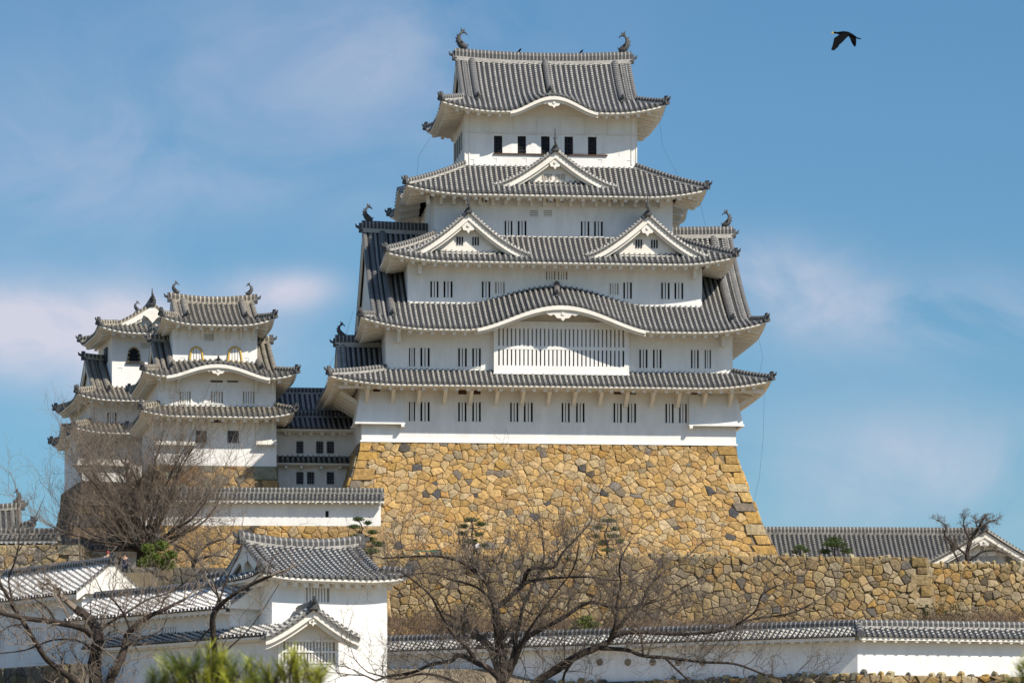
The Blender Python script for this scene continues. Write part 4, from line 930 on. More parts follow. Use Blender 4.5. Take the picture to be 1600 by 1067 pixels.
def straight(rf, x0, x1, ya, yb, ze_, zj_, o, k=.15, rafters=True, teeth=.85, back=False, lift=0, sagf=0):
    L = x1-x0; run = yb-ya
    h = lambda a, q: ze_+(zj_-ze_)*prof(max(0, q/run), k)+sagf*((2*a/L-1)**2-1)
    P = Panel((x0, ya), (1, 0), (0, 1), L, [(0, L, run, run)], h); rf.cover_panel(P, M=4); rf.eave_panel(P, o, rafters=rafters, teeth=teeth); return P
rf = Roof('tile', 'pan'); zr_ = Z_(500, 650, y0+2.0); straight(rf, xa, xb, y0-1.1, y0+2.3, e, zr_, 1.1); rf.ridge.sweep([(xa+(xb-xa)*i/4, y0+2.3, zr_-.1) for i in range(5)], .5, .6); rf.build(ck)
rf = Roof('tile', 'pan'); straight(rf, xa, X_(553, y0), y0-.8, y0, em, Z_(500, 713, y0), .78, rafters=False); rf.build(ck)
for px in (446, 470, 501, 531): 
    x = X_(px, y0)
    for zt in (e-.3, em-.3): mb = MB(); mb.box(x-.1, x+.1, y0-.7, y0-.01, zt-.2, zt+.05); mb.build('bracket', 'trim', ck)
Q2 = Frame(565, 350, 6, z0=Z_(470, 700, 17)); use(Q2); bk_ = Q2.root('rear_turret', 'dark shaded roof of the rear passage rising behind the joining passage', 'building')
mb = MB(); wall(mb, X_(420, 17), X_(560, 17), 17, 22, Q2.z0, Z_(470, 642, 16)+.2); mb.build('wall', 'plaster', bk_)
rf = Roof('tile', 'pan'); zr_ = Z_(470, 613, 19.5); straight(rf, X_(420, 17), X_(560, 17), 16, 19.5, Z_(470, 642, 16), zr_, 1.0); rf.ridge.sweep([(X_(420, 17)+(X_(560, 17)-X_(420, 17))*i/4, 19.5, zr_-.1) for i in range(5)], .5, .5); rf.build(bk_)
# ================================================================ outer walls, turrets and gates
def long_roof(rf, x0, x1, yc, half, ze_, zr_, o=.45, k=.15, teeth=.6, th=.16, rafters=False, backribs=True, rw=.38, rh=.42):
    """simple two-sided roof, ridge along x at yc"""
    L = x1-x0
    for c, e, n, rb in (((x0, yc-half), (1, 0), (0, 1), True), ((x1, yc+half), (-1, 0), (0, -1), backribs)):
        P = Panel(c, e, n, L, [(0, L, half, half)], lambda a, q: ze_+(zr_-ze_)*prof(max(0, q/half), k)); rf.cover_panel(P, ribs=rb, M=3)
        n_ = max(2, int(L/1.5)); mb = rf.eave; prev = None
        for i in range(n_+1):
            a = L*i/n_; ids = []
            for q, dz in ((-.02, .02), (-.02, -.06), (.03, -.07), (.03, -.07-th), (o, -.05-th+.05)): p = P.c+P.e*a+P.n*q; ids.append(mb.p((p[0], p[1], ze_+dz)))
            if prev:
                for j in range(4): mb.face((prev[j], ids[j], ids[j+1], prev[j+1]), 1 if j == 0 else 0)
            prev = ids
        if teeth:
            m = int(L/teeth)
            for i in range(m):
                a = (i+.5)*L/m; p = P.c+P.e*a+P.n*.06; q = P.c+P.e*a+P.n*(o+.1); mb.beam((p[0], p[1], ze_-.10-th), (q[0], q[1], ze_-.06-th), .14, .13)
    for x in (x0, x1):
        rf.eave.poly([(x, yc-half, ze_), (x, yc+half, ze_), (x, yc, zr_)]); rf.ridge.sweep([(x+(.12 if x == x0 else -.12), yc-half*(1-i/4), ze_+(zr_-ze_)*prof(i/4, k)) for i in range(5)], .24, .18); rf.ridge.sweep([(x+(.12 if x == x0 else -.12), yc+half*(1-i/4), ze_+(zr_-ze_)*prof(i/4, k)) for i in range(5)], .24, .18)
    rf.ridge.sweep([(x0+(x1-x0)*i/12, yc, zr_-.08) for i in range(13)], rw, rh)
def dobei(fr, label, x0, x1, zb, zt, rise=.55, half=.85, th=.45, sp=.32, loops=(), tile='tile', ov=.25, round_loops=(), group=None, openings=(), y=0):
    fr.z0 = zb; use(fr); root = fr.root('plaster_wall', label, 'wall', group); mb = MB(); mb.box(x0, x1, y, y+th, zb, zt+.02)
    for lx, lz in loops:
        s_ = .2
        mb.box(lx-s_, lx+s_, y-.03, y-.004, lz+s_-.04, lz+s_); mb.box(lx+s_-.04, lx+s_, y-.03, y-.004, lz-s_, lz+s_-.04); mb.box(lx-s_, lx-s_+.04, y-.03, y-.004, lz-s_, lz+s_-.04)
    mb.build('wall', 'plaster', root)
    for lx, lz in openings: m1 = MB(); m1.box(lx-.12, lx+.12, y-.012, y-.003, lz-.24, lz+.24); m1.build('loophole', 'dark', root)
    for lx, lz in round_loops:
        m1 = MB(); m1.tube([(lx, y+.02, lz), (lx, y-.05, lz)], [.22, .20], 14); m1.build('loophole', 'patina', root)
    rf = Roof(tile, 'pan', sp=sp, r=.085); long_roof(rf, x0-ov, x1+ov, y+th/2, half, zt, zt+rise); rf.build(root); return root
f = Frame(232, 337.6, 3, z0=0); zt = f.Zp(450, 781)
dobei(f, 'short white plastered wall with a tiled roof, ending against the golden rampart', f.X(216), f.X(595), zC, zt, .62, .95, loops=[(f.X(p), f.Zp(p, 799)) for p in (452, 562)], openings=[(f.X(511), f.Zp(511, 803))], tile='tile_dark')
f = Frame(-60, 300.6, -4, z0=0); dobei(f, 'tiled wall top at the left edge above the pale cut stones', 0, f.X(86), zD, f.Zp(40, 844), .5, .85, tile='tile_dark')
f = Frame(85, 304, -2, z0=0); dobei(f, 'low white wall with tiled roof between the left stonework and the bare tree', 0, f.X(216), f.Zp(150, 895), f.Zp(150, 861), .55, .85, openings=[(f.X(p), f.Zp(p, 876)) for p in (143, 187)], tile='tile_dark')
RF = Frame(1340, 250, 13, z0=0); zbR, ztR = RF.Zp(1340, 1054), RF.Zp(1340, 994)
dobei(RF, 'sunlit white boundary wall with tiled roof at the lower right edge', .0, 14, zbR, ztR, .62, .85, ov=.1)
LF = Frame(1340, 250, -30, z0=0); xL = LF.X(585)
dobei(LF, 'long shaded blue white boundary wall with tiled roof behind the central bare tree', xL, 0, zbR, ztR, .62, .85, ov=.12, tile='tile', round_loops=[(LF.X(p), LF.Zp(p, 1034)) for p in (937, 981, 1020, 1060, 1098)])
m1 = MB(); m1.sweep([(.1, .2, ztR+.62), (-.05, -.75, ztR+.02)], .36, .3); 
use(RF); cn = m1.build('ridge_tile', 'ridge', None); cn.parent = bpy.data.objects['plaster_wall.003'] if 'plaster_wall.003' in bpy.data.objects else None; cn.location = (0, 0, 0); cn.rotation_euler = (0, 0, 0)
rampart(Frame(1340, 249.8, 13, z0=0), 'terrace_wall', 'rough brown boulders along the bottom right under the sunlit boundary wall', -.1, 14, zbR, 3, .3, depth=3, seed=91, r0=.16, r1=.5, pal=OLIVE, rough_top=1.2, out=.2, rough=2, left=False, right=False)
rampart(Frame(1340, 249.8, -30, z0=0), 'terrace_wall', 'shaded dark boulders along the bottom under the long shaded boundary wall', xL, .1, zbR, 3, .3, depth=3, seed=92, r0=.16, r1=.5, pal=GREY+OLIVE[:3], rough_top=1, out=.2, rough=2, left=False, right=False)  # shade on this stretch put into a darker stone palette
# ---- near turret with its porch
G = use(Frame(425, 232, 24, z0=9)); X_, Z_ = G.X, G.Zp
gk = G.root('gate_turret', 'near white turret with a sweeping grey tiled roof above the lattice windowed porch', 'turret')
gw, gd = X_(605), 6.6; ezz = Z_(520, 902, -1.0); yr = gd/2
h1 = (X_(478), Z_(496, 940), X_(514.5), Z_(496, 918))
mb = MB(); wall(mb, 0, gw, 0, gd, 9, ezz+.25, [h1]); mb.build('wall', 'plaster', gk); window(gk, h1, 0, 'closed', 7)
m1 = MB(); m1.box(-.04, -.01, 2.6, 3.9, Z_(380, 941, 3), Z_(380, 927, 3)); m1.build('side_window', 'shade_gap', gk)
for q in (2.75, 3.0, 3.25, 3.5, 3.75):
    m1 = MB(); m1.box(-.09, -.042, q-.05, q+.05, Z_(380, 941, 3), Z_(380, 927, 3)); m1.build('lattice', 'plaster', gk)
rf = Roof('tile', 'pan', sp=.33, r=.10); g0, g1 = X_(381, yr), X_(560, yr)
gm, mk, rp, zz = irimoya(rf, (-1.0, gw+.75, -1.0, gd+1.0), ezz, Z_(470, 853, yr), g0, g1, 1.0, lift=.22, LR=2.5, o=1.05, ridge_h=.5, ridge_w=.42, k=.3, teeth=.55, rafters=False)
rr = rf.build(gk); gm.build('gable', 'trim', rr)
PF = Frame(480, 229, 12, z0=9); use(PF); X_, Z_ = PF.X, PF.Zp
pk = PF.root('gate_porch', 'small white gabled porch with a wide barred lattice window in front of the turret', 'gatehouse')
hw = (X_(442.5), Z_(480, 1034), X_(523.5), Z_(480, 1001)); za = Z_(490, 948, -.9); zb = Z_(490, 995, -.9)
mb = MB(); wall(mb, X_(435), X_(529), 0, 3, 9, zb+.1, [hw]); mb.build('wall', 'plaster', pk); window(pk, hw, 0, 'closed', 15)
m1 = MB(); m1.box(hw[0], hw[2], -.02, .028, (hw[1]+hw[3])/2-.05, (hw[1]+hw[3])/2+.05); m1.build('rail', 'plaster', pk)
rf = Roof('tile', 'pan', sp=.33, r=.10); gm = MB(); gable_dormer(rf, gm, X_(490, -.9), 2.45, 2.4, -.95, 3.4, zb, za, over=.93, spike=False, p=1.25, board=.34, wallz=zb-.2)
rr = rf.build(pk); gm.build('gable', 'trim', rr)
# ---- long low buildings seen at a slant, lower left
def longhouse(px, d, deg, x0, x1, wd, label, py_e, py_r, zb, ov=.6, rise=None, tile='tile_glare', wins=(), gable=False, name='long_turret', ypx=None):
    F = Frame(px, d, deg, z0=zb); use(F); root = F.root(name, label, 'building'); e_ = F.Zp(px, py_e, -ov); r_ = F.Zp(px, py_r, wd/2)
    mb = MB(); hs = [(a, e_-z1, b, e_-z0) for a, b, z0, z1 in wins]; wall(mb, x0, x1, 0, wd, zb, e_+.12, hs); mb.build('wall', 'plaster', root)
    for h in hs: window(root, h, 0, 'closed', 5)
    rf = Roof(tile, 'pan', sp=.33, r=.10); long_roof(rf, x0-.3, x1+.45, wd/2, wd/2+ov, e_, r_, o=ov-.05, teeth=.5, rw=.42, rh=.45)
    rr = rf.build(root)
    if gable:
        g = MB(); hf = wd/2+ov; x = x1+.47
        for sg_ in (-1, 1):
            for i in range(6):
                a, b = i/6, (i+1)/6; ya, yb_ = wd/2+sg_*hf*(1-a), wd/2+sg_*hf*(1-b); z1, z2 = e_+(r_-e_)*prof(a, .15), e_+(r_-e_)*prof(b, .15)
                g.poly([(x, ya, z1-.05), (x, yb_, z2-.05), (x, yb_, z2-.4), (x, ya, z1-.4)])
        g.build('barge_board', 'trim', rr); rf2 = Roof(); rf2.onigawara((x1+.5, wd/2, r_+.1), (1, 0), .7); rf2.oni.build('ridge_end_tile', 'oni', rr)
    return F, root
longhouse(128, 246, -55, -18, 0, 3.2, 'long low wing at the left edge with a glare-whitened tiled roof and white gable end', 925, 885, 9, gable=True, wins=[(-13.5, -12, 1.6, 2.6), (-10.5, -9, 1.6, 2.6), (-6, -4.6, 1.6, 2.6)])
longhouse(332, 234, -50, -12.5, 1.5, 3.0, 'glare-whitened tiled corridor roof running between the white gable end and the near turret', 951, 918, 9, wins=[(-9.5, -8.2, .7, 1.6), (-4.6, -3.2, .7, 1.7)])
S_ = Frame(432, 229.3, -50, z0=9); use(S_); sk = S_.root('lower_wing', 'shaded white lower wall with a thin dark tiled pent roof, lowest at the left', 'building'); e_ = S_.Zp(432, 990, -.5)
mb = MB(); mb.box(-16.5, .2, 0, 1.0, 9, e_+.15); mb.box(-16.5, .2, .45, 1.2, e_+.15, e_+.5); mb.build('wall', 'plaster', sk); rf = Roof('tile', 'pan', sp=.33, r=.10); straight(rf, -16.8, .3, -.5, .45, e_, e_+.55, .45, rafters=False, teeth=.5); rf.build(sk)
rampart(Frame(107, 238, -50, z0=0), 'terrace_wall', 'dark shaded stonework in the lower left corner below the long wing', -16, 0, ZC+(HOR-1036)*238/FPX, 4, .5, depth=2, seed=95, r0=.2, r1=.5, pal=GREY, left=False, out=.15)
# ---- far left turret, only its roof shows, its shade put into darker tiles
FF = use(Frame(40, 332, 8, z0=ZC+(HOR-850)*332/FPX)); fk = FF.root('corner_turret', 'shade-dark tiled roof with a fish ornament peeping over the wall at the left edge', 'turret'); X_, Z_ = FF.X, FF.Zp
mb = MB(); mb.box(-9, -.6, 0, 5, FF.z0, Z_(30, 828)); mb.build('wall', 'plaster', fk); rf = Roof('tile_dark', 'pan')
gm, mk, rp, zz = irimoya(rf, (-10, .45, -.9, 5.9), Z_(45, 830), Z_(40, 797, 2.5), -9.2, -.3, .5, lift=.4, LR=2, o=.9, ridge_h=.45, k=.25)
rr = rf.build(fk); gm.build('gable', 'trim', rr); shachi(rr, rp[-1][0]-.3, 2.5, rp[-1][2]+.4, -1, .65)
# ---- long turret behind the terrace on the right
RB = use(Frame(1190, 386, 3, z0=ZC+(HOR-900)*386/FPX)); X_, Z_ = RB.X, RB.Zp; rk = RB.root('long_turret', 'long grey tiled roof behind the right hand terrace, ending in a white gable', 'building')
x1 = X_(1535, 5.5); zr_ = Z_(1400, 833, 5.5); e_ = Z_(1400, 892, -.5)
mb = MB(); mb.box(-8, x1+3.5, .6, 10.4, RB.z0, e_+.2); 
xg = X_(1538, -1.5); mb.box(xg-3.6, xg+3.9, -.8, 5, RB.z0, Z_(1538, 868, -.8)); mb.build('wall', 'plaster', rk)
rf = Roof('tile_dark', 'pan', sp=.42, r=.13); long_roof(rf, -8, x1+.5, 5.5, 6.0, e_, zr_, rw=.5, rh=.62, teeth=0)
gm = MB(); gable_dormer(rf, gm, xg, 5.2, 5.2, -1.8, 5.5, Z_(1538, 881, -1.5), Z_(1538, 828, -1.5), over=1.0, spike=False, p=1.2, board=.5)
rf.hip((xg+5.4, -2.2), (xg+3.5, -.5), lambda f: Z_(1585, 886, -2)+.5*f+.3, tip=.8)
rr = rf.build(rk); gm.build('gable', 'trim', rr)
# ================================================================ ground
use(WORLD)
def structure(mb, name, m): 
    o = mb.build(name, m, None, z0=0); o.location = (0, 0, 0); o['kind'] = 'structure'; return o
mb = MB(); mb.poly([(-6000, -1500, 0), (6000, -1500, 0), (6000, 12000, 0), (-6000, 12000, 0)]); structure(mb, 'ground', 'earth')
mb = MB(); prof_y = [(60, -.5), (120, .6), (190, 6), (216, 9), (252, 11), (262, 15.3), (300, 17.3), (336, 21.0), (350, 21.6), (420, 23.4), (520, 12), (700, -1)]
rg = random.Random(3); xs = [-220+440*i/44 for i in range(45)]; prev = None
for yy, zz_ in prof_y:
    row = []
    for x in xs:
        e2 = max(0, (abs(x)-90)/130); z = zz_*(1-e2*e2)+(rg.uniform(-.3, .3) if abs(x) > 60 else 0)
        if x < -22 and 255 < yy < 335: z -= 3.5
        row.append(mb.p((x, yy, max(z, -.6))))
    if prev:
        for i in range(44): mb.face((prev[i], prev[i+1], row[i+1], row[i]))
    prev = row
structure(mb, 'hill', 'earth')
mb = MB()
def slab(px0, px1, y0, y1, zt, zb): mb.box((px0-800)/FPX*y0, (px1-800)/FPX*y0, y0, y1, zb, zt)
slab(606, 1438, 351, 400, zA-.25, 20); slab(1436, 1900, 353, 420, zB-.25, 20); slab(245, 590, 339, 375, zC-.15, 18); slab(-150, 240, 304, 420, zD-.9, 14)
slab(120, 235, 283, 291.8, E_.Zp(260, 886)-1.0, 10)
structure(mb, 'terrace', 'earth')
# ================================================================ trees
def smooth_path(pts, sub=4):
    P = [np.array(p, float) for p in pts]; out = []
    for i in range(len(P)-1):
        p0, p1, p2, p3 = P[max(i-1, 0)], P[i], P[i+1], P[min(i+2, len(P)-1)]
        for k in range(sub): t = k/sub; out.append(.5*((2*p1)+(-p0+p2)*t+(2*p0-5*p1+4*p2-p3)*t*t+(-p0+3*p1-3*p2+p3)*t**3))
    out.append(P[-1]); return out
def twig(mb, p, d, L, r, lev, rg, up=.25, kids=5, wob=.28, cnt=[0], droop=0):
    n = 5 if lev < 2 else 3; pts = [p]; q = p.copy(); d = d/np.linalg.norm(d); ds = [d]
    for i in range(n):
        d = d+np.array([rg.gauss(0, wob) for _ in range(3)])+np.array((0, 0, up*.3-droop*i/n)); d /= np.linalg.norm(d); q = q+d*L/n; pts.append(q); ds.append(d)
    mb.tube(pts, [r*(1-.75*i/n) for i in range(n+1)], 3 if lev > 0 else 4); cnt[0] += 1
    if lev >= 3 or kids <= 0: return
    for k in range(kids):
        f = .25+.75*(k+rg.random())/kids; i = min(int(f*n), n-1); base = pts[i]+(pts[i+1]-pts[i])*(f*n-i)
        a = ds[i]; s_ = np.array([rg.gauss(0, 1) for _ in range(3)]); s_ -= a*np.dot(s_, a); s_ /= np.linalg.norm(s_)
        nd = a*rg.uniform(.5, 1.0)+s_*rg.uniform(.5, 1.0)+np.array((0, 0, up)); twig(mb, base, nd, L*rg.uniform(.38, .62), max(r*.55, .0), lev+1, rg, up, max(kids-1-(lev > 0), 0) if lev < 2 else 0, wob, cnt, droop)
def bare_tree(label, d, limbs, base, seed, thick=1.0, tw=(.9, 1.8), tr=.012, every=.35, kids=5, up=.3, spread=1.6, group=None, mat_tw='twig', start=.25, name='bare_tree', minr=0, wob=.28, droop=0, lean=0, cat='tree'):
    """limbs = [(points in photo pixels, r0, r1 in pixels)], grown in a volume round depth d; twigs spring from every limb"""
    rg = random.Random(seed); f = Frame(base[0], d, 0, z0=base[1]); use(f); root = f.root(name, label, cat, group)
    S_ = d/FPX; tr_ = MB(); tw_ = MB(); off = (f.ox, f.oy)
    def loc(px, py, dy): q = at(px, py, d+dy); return np.array((q[0]*1-off[0], dy, q[2]))
    for li, (pts, r0, r1) in enumerate(limbs):
        ph = rg.uniform(0, 6.28); dirn = rg.uniform(-1, 1)*spread; L = []
        n = len(pts); 
        for i, (x, y) in enumerate(pts): L.append(loc(x, y, dirn*(i/(n-1))*1.0+.12*sin(ph+i*1.7)*spread*(i > 0)))
        P = smooth_path(L, 4); m = len(P); R_ = [(r0+(r1-r0)*i/(m-1))*S_*thick*(1+.10*rg.uniform(-1, 1)) for i in range(m)]
        tr_.tube(P, R_, 8 if r0*S_ > .05 else 5)
        acc_ = 0; tot = sum(np.linalg.norm(P[i+1]-P[i]) for i in range(m-1)); run = 0
        for i in range(m-1):
            seg = P[i+1]-P[i]; l = np.linalg.norm(seg); acc_ += l; run += l
            while acc_ > every and run/tot > start:
                acc_ -= every*rg.uniform(.6, 1.4); t = seg/l; s_ = np.array([rg.gauss(0, 1), rg.gauss(0, .9), rg.gauss(.35, .8)]); s_ -= t*np.dot(s_, t); s_ /= np.linalg.norm(s_)
                lg = rg.uniform(*tw)*(.65+.35*(1-run/tot)); twig(tw_, P[i]+seg*rg.random(), t*rg.uniform(.3, 1)+s_*rg.uniform(.5, 1.1)+np.array((lean, 0, up)), lg, min(R_[i]*.5, tr*rg.uniform(1.6, 2.6)), 0, rg, up, kids, wob, droop=droop)
        t = P[-1]-P[-3]; twig(tw_, P[-1], t, rg.uniform(*tw), R_[-1]*.9, 0, rg, up, kids, wob, droop=droop)
    tr_.build('trunk', 'bark', root, smooth=True); tw_.build('crown', mat_tw, root); return root
# the big spreading tree in the middle
CT = [([(792, 1530), (790, 1400), (786, 1250), (787, 1140), (785, 1067)], 17, 13),
 ([(785, 1067), (789, 1040), (780, 1012), (778, 985), (774, 950)], 9, 7.5),
 ([(774, 950), (763, 915), (740, 892), (717, 876), (687, 869), (650, 869), (598, 872)], 4.5, 1.5),
 ([(774, 950), (798, 931), (817, 912), (822, 897), (833, 887), (865, 886), (880, 862), (906, 835), (925, 812)], 5.5, 1.2),
 ([(817, 912), (840, 905), (876, 902), (920, 901), (946, 906), (985, 905)], 3.4, 1),
 ([(773, 950), (762, 930), (740, 915), (705, 905), (670, 895), (628, 900)], 3, 1),
 ([(783, 1064), (765, 1045), (745, 1035), (725, 1025), (713, 1024), (705, 1032), (675, 1037), (645, 1050), (605, 1056)], 6, 2.5),
 ([(740, 1030), (730, 1012), (707, 990), (695, 970), (682, 947), (670, 927), (645, 906), (622, 890)], 3.8, 1.2),
 ([(785, 1067), (800, 1040), (812, 1010), (821, 997), (841, 985), (876, 967), (920, 941), (960, 949), (1000, 945), (1040, 935)], 7.5, 1.4),
 ([(795, 1047), (803, 1015), (808, 990), (820, 940), (838, 905), (850, 870), (846, 830)], 4.6, 1.2),
 ([(812, 1012), (826, 985), (850, 950), (868, 925), (895, 890), (905, 850)], 3.2, 1),
 ([(788, 1140), (812, 1095), (837, 1067), (870, 1045), (900, 1025), (923, 1015), (951, 1002), (962, 985), (982, 961), (1003, 940), (1015, 915), (1040, 890)], 10, 1.6),
 ([(951, 1002), (962, 972), (964, 940), (970, 910), (968, 880), (985, 845)], 3.6, 1),
 ([(955, 995), (987, 987), (1030, 989), (1076, 990), (1126, 985), (1150, 976), (1176, 967), (1237, 957), (1272, 940)], 4.5, 1.2),
 ([(1150, 976), (1180, 955), (1190, 930), (1215, 915)], 2.2, .8),
 ([(938, 1012), (980, 1015), (1005, 1024), (1040, 1027), (1100, 1034), (1150, 1037), (1200, 1055), (1255, 1066)], 4.4, 1.4),
 ([(1040, 1028), (1062, 1050), (1090, 1075)], 2.6, 1.2), ([(785, 1100), (750, 1085), (700, 1060), (660, 1052), (620, 1060), (575, 1050)], 4, 1.2),
 ([(1005, 1024), (1000, 985), (978, 950), (990, 920), (975, 885)], 2.4, .8), ([(900, 1026), (880, 1060), (905, 1090)], 3, 2)]
bare_tree('big leafless tree in the bottom centre, its dark crooked limbs spread before the golden rampart', 120, CT, (790, -.3), 5, thick=.84, tw=(.9, 2.0), tr=.0075, every=.26, kids=6, up=.22, spread=2.2, start=.12)
# left foreground tree
LT = [([(158, 1560), (152, 1300), (155, 1150), (150, 1067), (148, 1042), (150, 1017), (154, 996), (148, 977), (137, 963), (117, 950)], 17, 8),
 ([(160, 1160), (172, 1067), (183, 1042), (194, 1014), (200, 989), (232, 963), (256, 952), (290, 935)], 10, 2.5),
 ([(142, 993), (130, 982), (94, 973), (58, 968), (30, 964), (-10, 955)], 6, 3.5),
 ([(150, 1110), (120, 1067), (88, 1042), (70, 1026), (53, 998), (35, 970), (23, 950), (-4, 905)], 7, 2.5),
 ([(24, 955), (16, 924), (14, 901), (23, 878), (30, 843), (28, 800), (26, 765)], 2.4, .8),
 ([(88, 973), (76, 952), (58, 938), (40, 925)], 2.2, .8), ([(157, 989), (163, 978), (197, 957), (231, 936), (268, 924), (300, 900)], 3, 1),
 ([(204, 985), (194, 960), (175, 935), (160, 925), (150, 905)], 2.6, .8), ([(88, 1042), (95, 1067), (90, 1100)], 3, 2), ([(190, 1010), (215, 1000), (250, 985), (262, 960)], 2.2, .8),
 ([(30, 860), (50, 820), (70, 775)], 1.2, .5), ([(150, 1017), (120, 1000), (80, 1000), (40, 1015), (0, 1020)], 2.4, .9)]
bare_tree('leafless tree in the lower left corner with a thick cut off trunk', 95, LT, (158, -.2), 8, tw=(.5, 1.4), tr=.009, thick=.85, every=.22, kids=5, up=.2, spread=1.2, start=.12, mat_tw='twig_pale')
PT = [([(345, 1560), (342, 1300), (338, 1150), (335, 1017), (332, 968), (339, 950), (343, 938)], 9, 5.5), ([(338, 952), (352, 938), (369, 926), (392, 913), (424, 899)], 5, 3.5),
 ([(343, 938), (358, 896), (376, 859), (378, 830)], 2.4, .8), ([(335, 975), (318, 992), (305, 1008)], 2.4, 1.2), ([(392, 914), (420, 880), (450, 845)], 1.2, .5),
 ([(335, 1030), (360, 1010), (397, 973), (436, 912)], 2.2, .8), ([(343, 940), (330, 900), (300, 870), (280, 850)], 1.8, .6)]
bare_tree('slender pruned tree with sawn off limbs standing before the near turret', 105, PT, (345, -.2), 12, thick=.72, tw=(.6, 1.5), tr=.009, every=.35, kids=3, up=.25, spread=1.0, start=.3, mat_tw='twig_pale')
# the dense tree before the left towers
DT = [([(222, 905), (224, 880), (223, 853)], 13, 10)]
rg = random.Random(4)
for a0, L_, r0 in ((166, 140, 3.5), (154, 165, 4), (143, 155, 4), (132, 160, 5), (120, 170, 4.5), (108, 175, 4), (97, 185, 4.5), (86, 180, 5), (76, 185, 5), (66, 170, 5), (55, 160, 5.5), (43, 150, 5), (30, 145, 5), (18, 135, 4.5), (8, 120, 3.5), (174, 120, 3)):
    a = R(a0); pts = [(223, 862)]; x, y = 223, 862; n = 6
    for i in range(n):
        a += rg.uniform(-.22, .22)+(.05 if a0 < 60 else -.03 if a0 > 120 else 0); x += cos(a)*L_/n*(.95 if a0 < 90 else .92); y -= sin(a)*L_/n*1.0; pts.append((x, y))
    DT.append((pts, r0*.7, .8))
bare_tree('dense fan shaped leafless tree in front of the leftmost white towers', 300, DT, (222, ZC+(HOR-905)*300/FPX), 14, tw=(2.2, 4.6), tr=.012, every=.34, kids=6, up=.26, spread=3.4, start=.12, wob=.16, mat_tw='twig_pale')
bare_tree('tangled leafless tree with drooping twigs over the short white wall', 322, [([(300, 905), (303, 880), (312, 862), (330, 848), (352, 842)], 4, 1), ([(303, 882), (292, 862), (272, 850)], 3, 1), ([(305, 876), (330, 868), (355, 870)], 2.6, .8)], (300, ZC+(HOR-905)*322/FPX), 24, tw=(1.5, 3.0), tr=.014, every=.4, kids=6, up=.02, spread=2, start=.1, wob=.4)
# the small tree over the right hand roof
RT = [([(1513, 884), (1511, 866), (1516, 845), (1527, 828), (1534, 815)], 4, 2), ([(1527, 828), (1545, 815), (1556, 812)], 2, .6), ([(1516, 845), (1506, 822), (1508, 806)], 1.8, .6), ([(1512, 868), (1490, 850), (1476, 835), (1478, 822), (1464, 812)], 1.8, .6), ([(1514, 876), (1535, 862), (1555, 860), (1575, 866)], 1.8, .6), ([(1500, 880), (1492, 866), (1484, 850)], 2.2, .8), ([(1530, 826), (1525, 816), (1536, 810)], 1.4, .5)]
bare_tree('small gnarled leafless tree in front of the white gable on the right terrace', 353, RT, (1513, ZC+(HOR-884)*353/FPX), 17, tw=(.5, 1.0), tr=.011, every=.16, kids=6, up=.02, spread=1.2, start=.35)
# ---------------------------------------------------------------- pines
def pine_pads(mb, pads, d, ox, rg, n=420, size=.16, dep=1.0):
    S_ = d/FPX
    for px, py, rx, ry in pads:
        c = at(px, py, d); k = int(n*rx/14)
        dy0 = rg.uniform(-.5, .5)*dep
        for _ in range(k):
            u, v, t = rg.gauss(0, .42), rg.gauss(0, .42), rg.random()
            if u*u+v*v > 1: continue
            p = np.array((c[0]-ox+u*rx*S_, dy0+v*rx*S_*dep, c[2]+(t-.5)*2*ry*S_*(1-(u*u+v*v)*.6)))
            a = np.array([rg.gauss(0, .8), rg.gauss(0, .8), rg.uniform(.2, 1.3)]); a /= np.linalg.norm(a); s_ = np.cross(a, [rg.gauss(0, 1) for _ in range(3)]); s_ /= np.linalg.norm(s_); L = size*rg.uniform(.6, 1.3)
            mb.poly([p-s_*L*.16, p+s_*L*.16, p+a*L])
def niwaki(label, d, trunk, pads, base_py, seed, size=.17, n=420, group='small clipped pines on the terraces', mat_='needle'):
    rg = random.Random(seed); px = trunk[0][0]; f = Frame(px, d, 0, z0=ZC+(HOR-base_py)*d/FPX); use(f); root = f.root('pine_tree', label, 'pine tree', group); S_ = d/FPX
    t = MB(); P = smooth_path([(at(x, y, d)[0]-f.ox, 0, at(x, y, d)[2]) for x, y in trunk], 3); m = len(P); t.tube(P, [(1.9-1.2*i/(m-1))*S_ for i in range(m)], 6)
    for q in pads:
        c = at(q[0], q[1]+q[3]*.6, d); j = min(range(m), key=lambda i: abs(P[i][2]-(c[2]-.15))); e = np.array((c[0]-f.ox, 0, c[2])); t.tube([P[j], (P[j]+e)/2+np.array((0, .05, -.06)), e], [.9*S_, .6*S_, .35*S_], 5)
    t.build('trunk', 'bark', root); c = MB(); pine_pads(c, pads, d, f.ox, rg, n, size); c.build('crown', mat_, root)
niwaki('clipped pine before the golden rampart, left of the central tree top', 346, [(741, 872), (741, 850), (737, 838), (739, 820), (733, 812)], [(737, 813, 13, 3), (752, 820, 11, 3), (725, 822, 9, 3), (722, 833, 10, 3), (748, 835, 9, 3), (735, 846, 14, 4), (757, 852, 10, 3)], 872, 1)
niwaki('clipped layered pine before the golden rampart, right of the central tree top', 346, [(948, 872), (949, 850), (945, 835), (950, 820), (948, 812)], [(950, 813, 15, 3), (935, 825, 10, 3), (961, 826, 9, 3), (931, 838, 8, 3), (958, 838, 14, 3), (968, 846, 8, 4), (940, 848, 11, 4), (950, 860, 14, 3)], 872, 2)
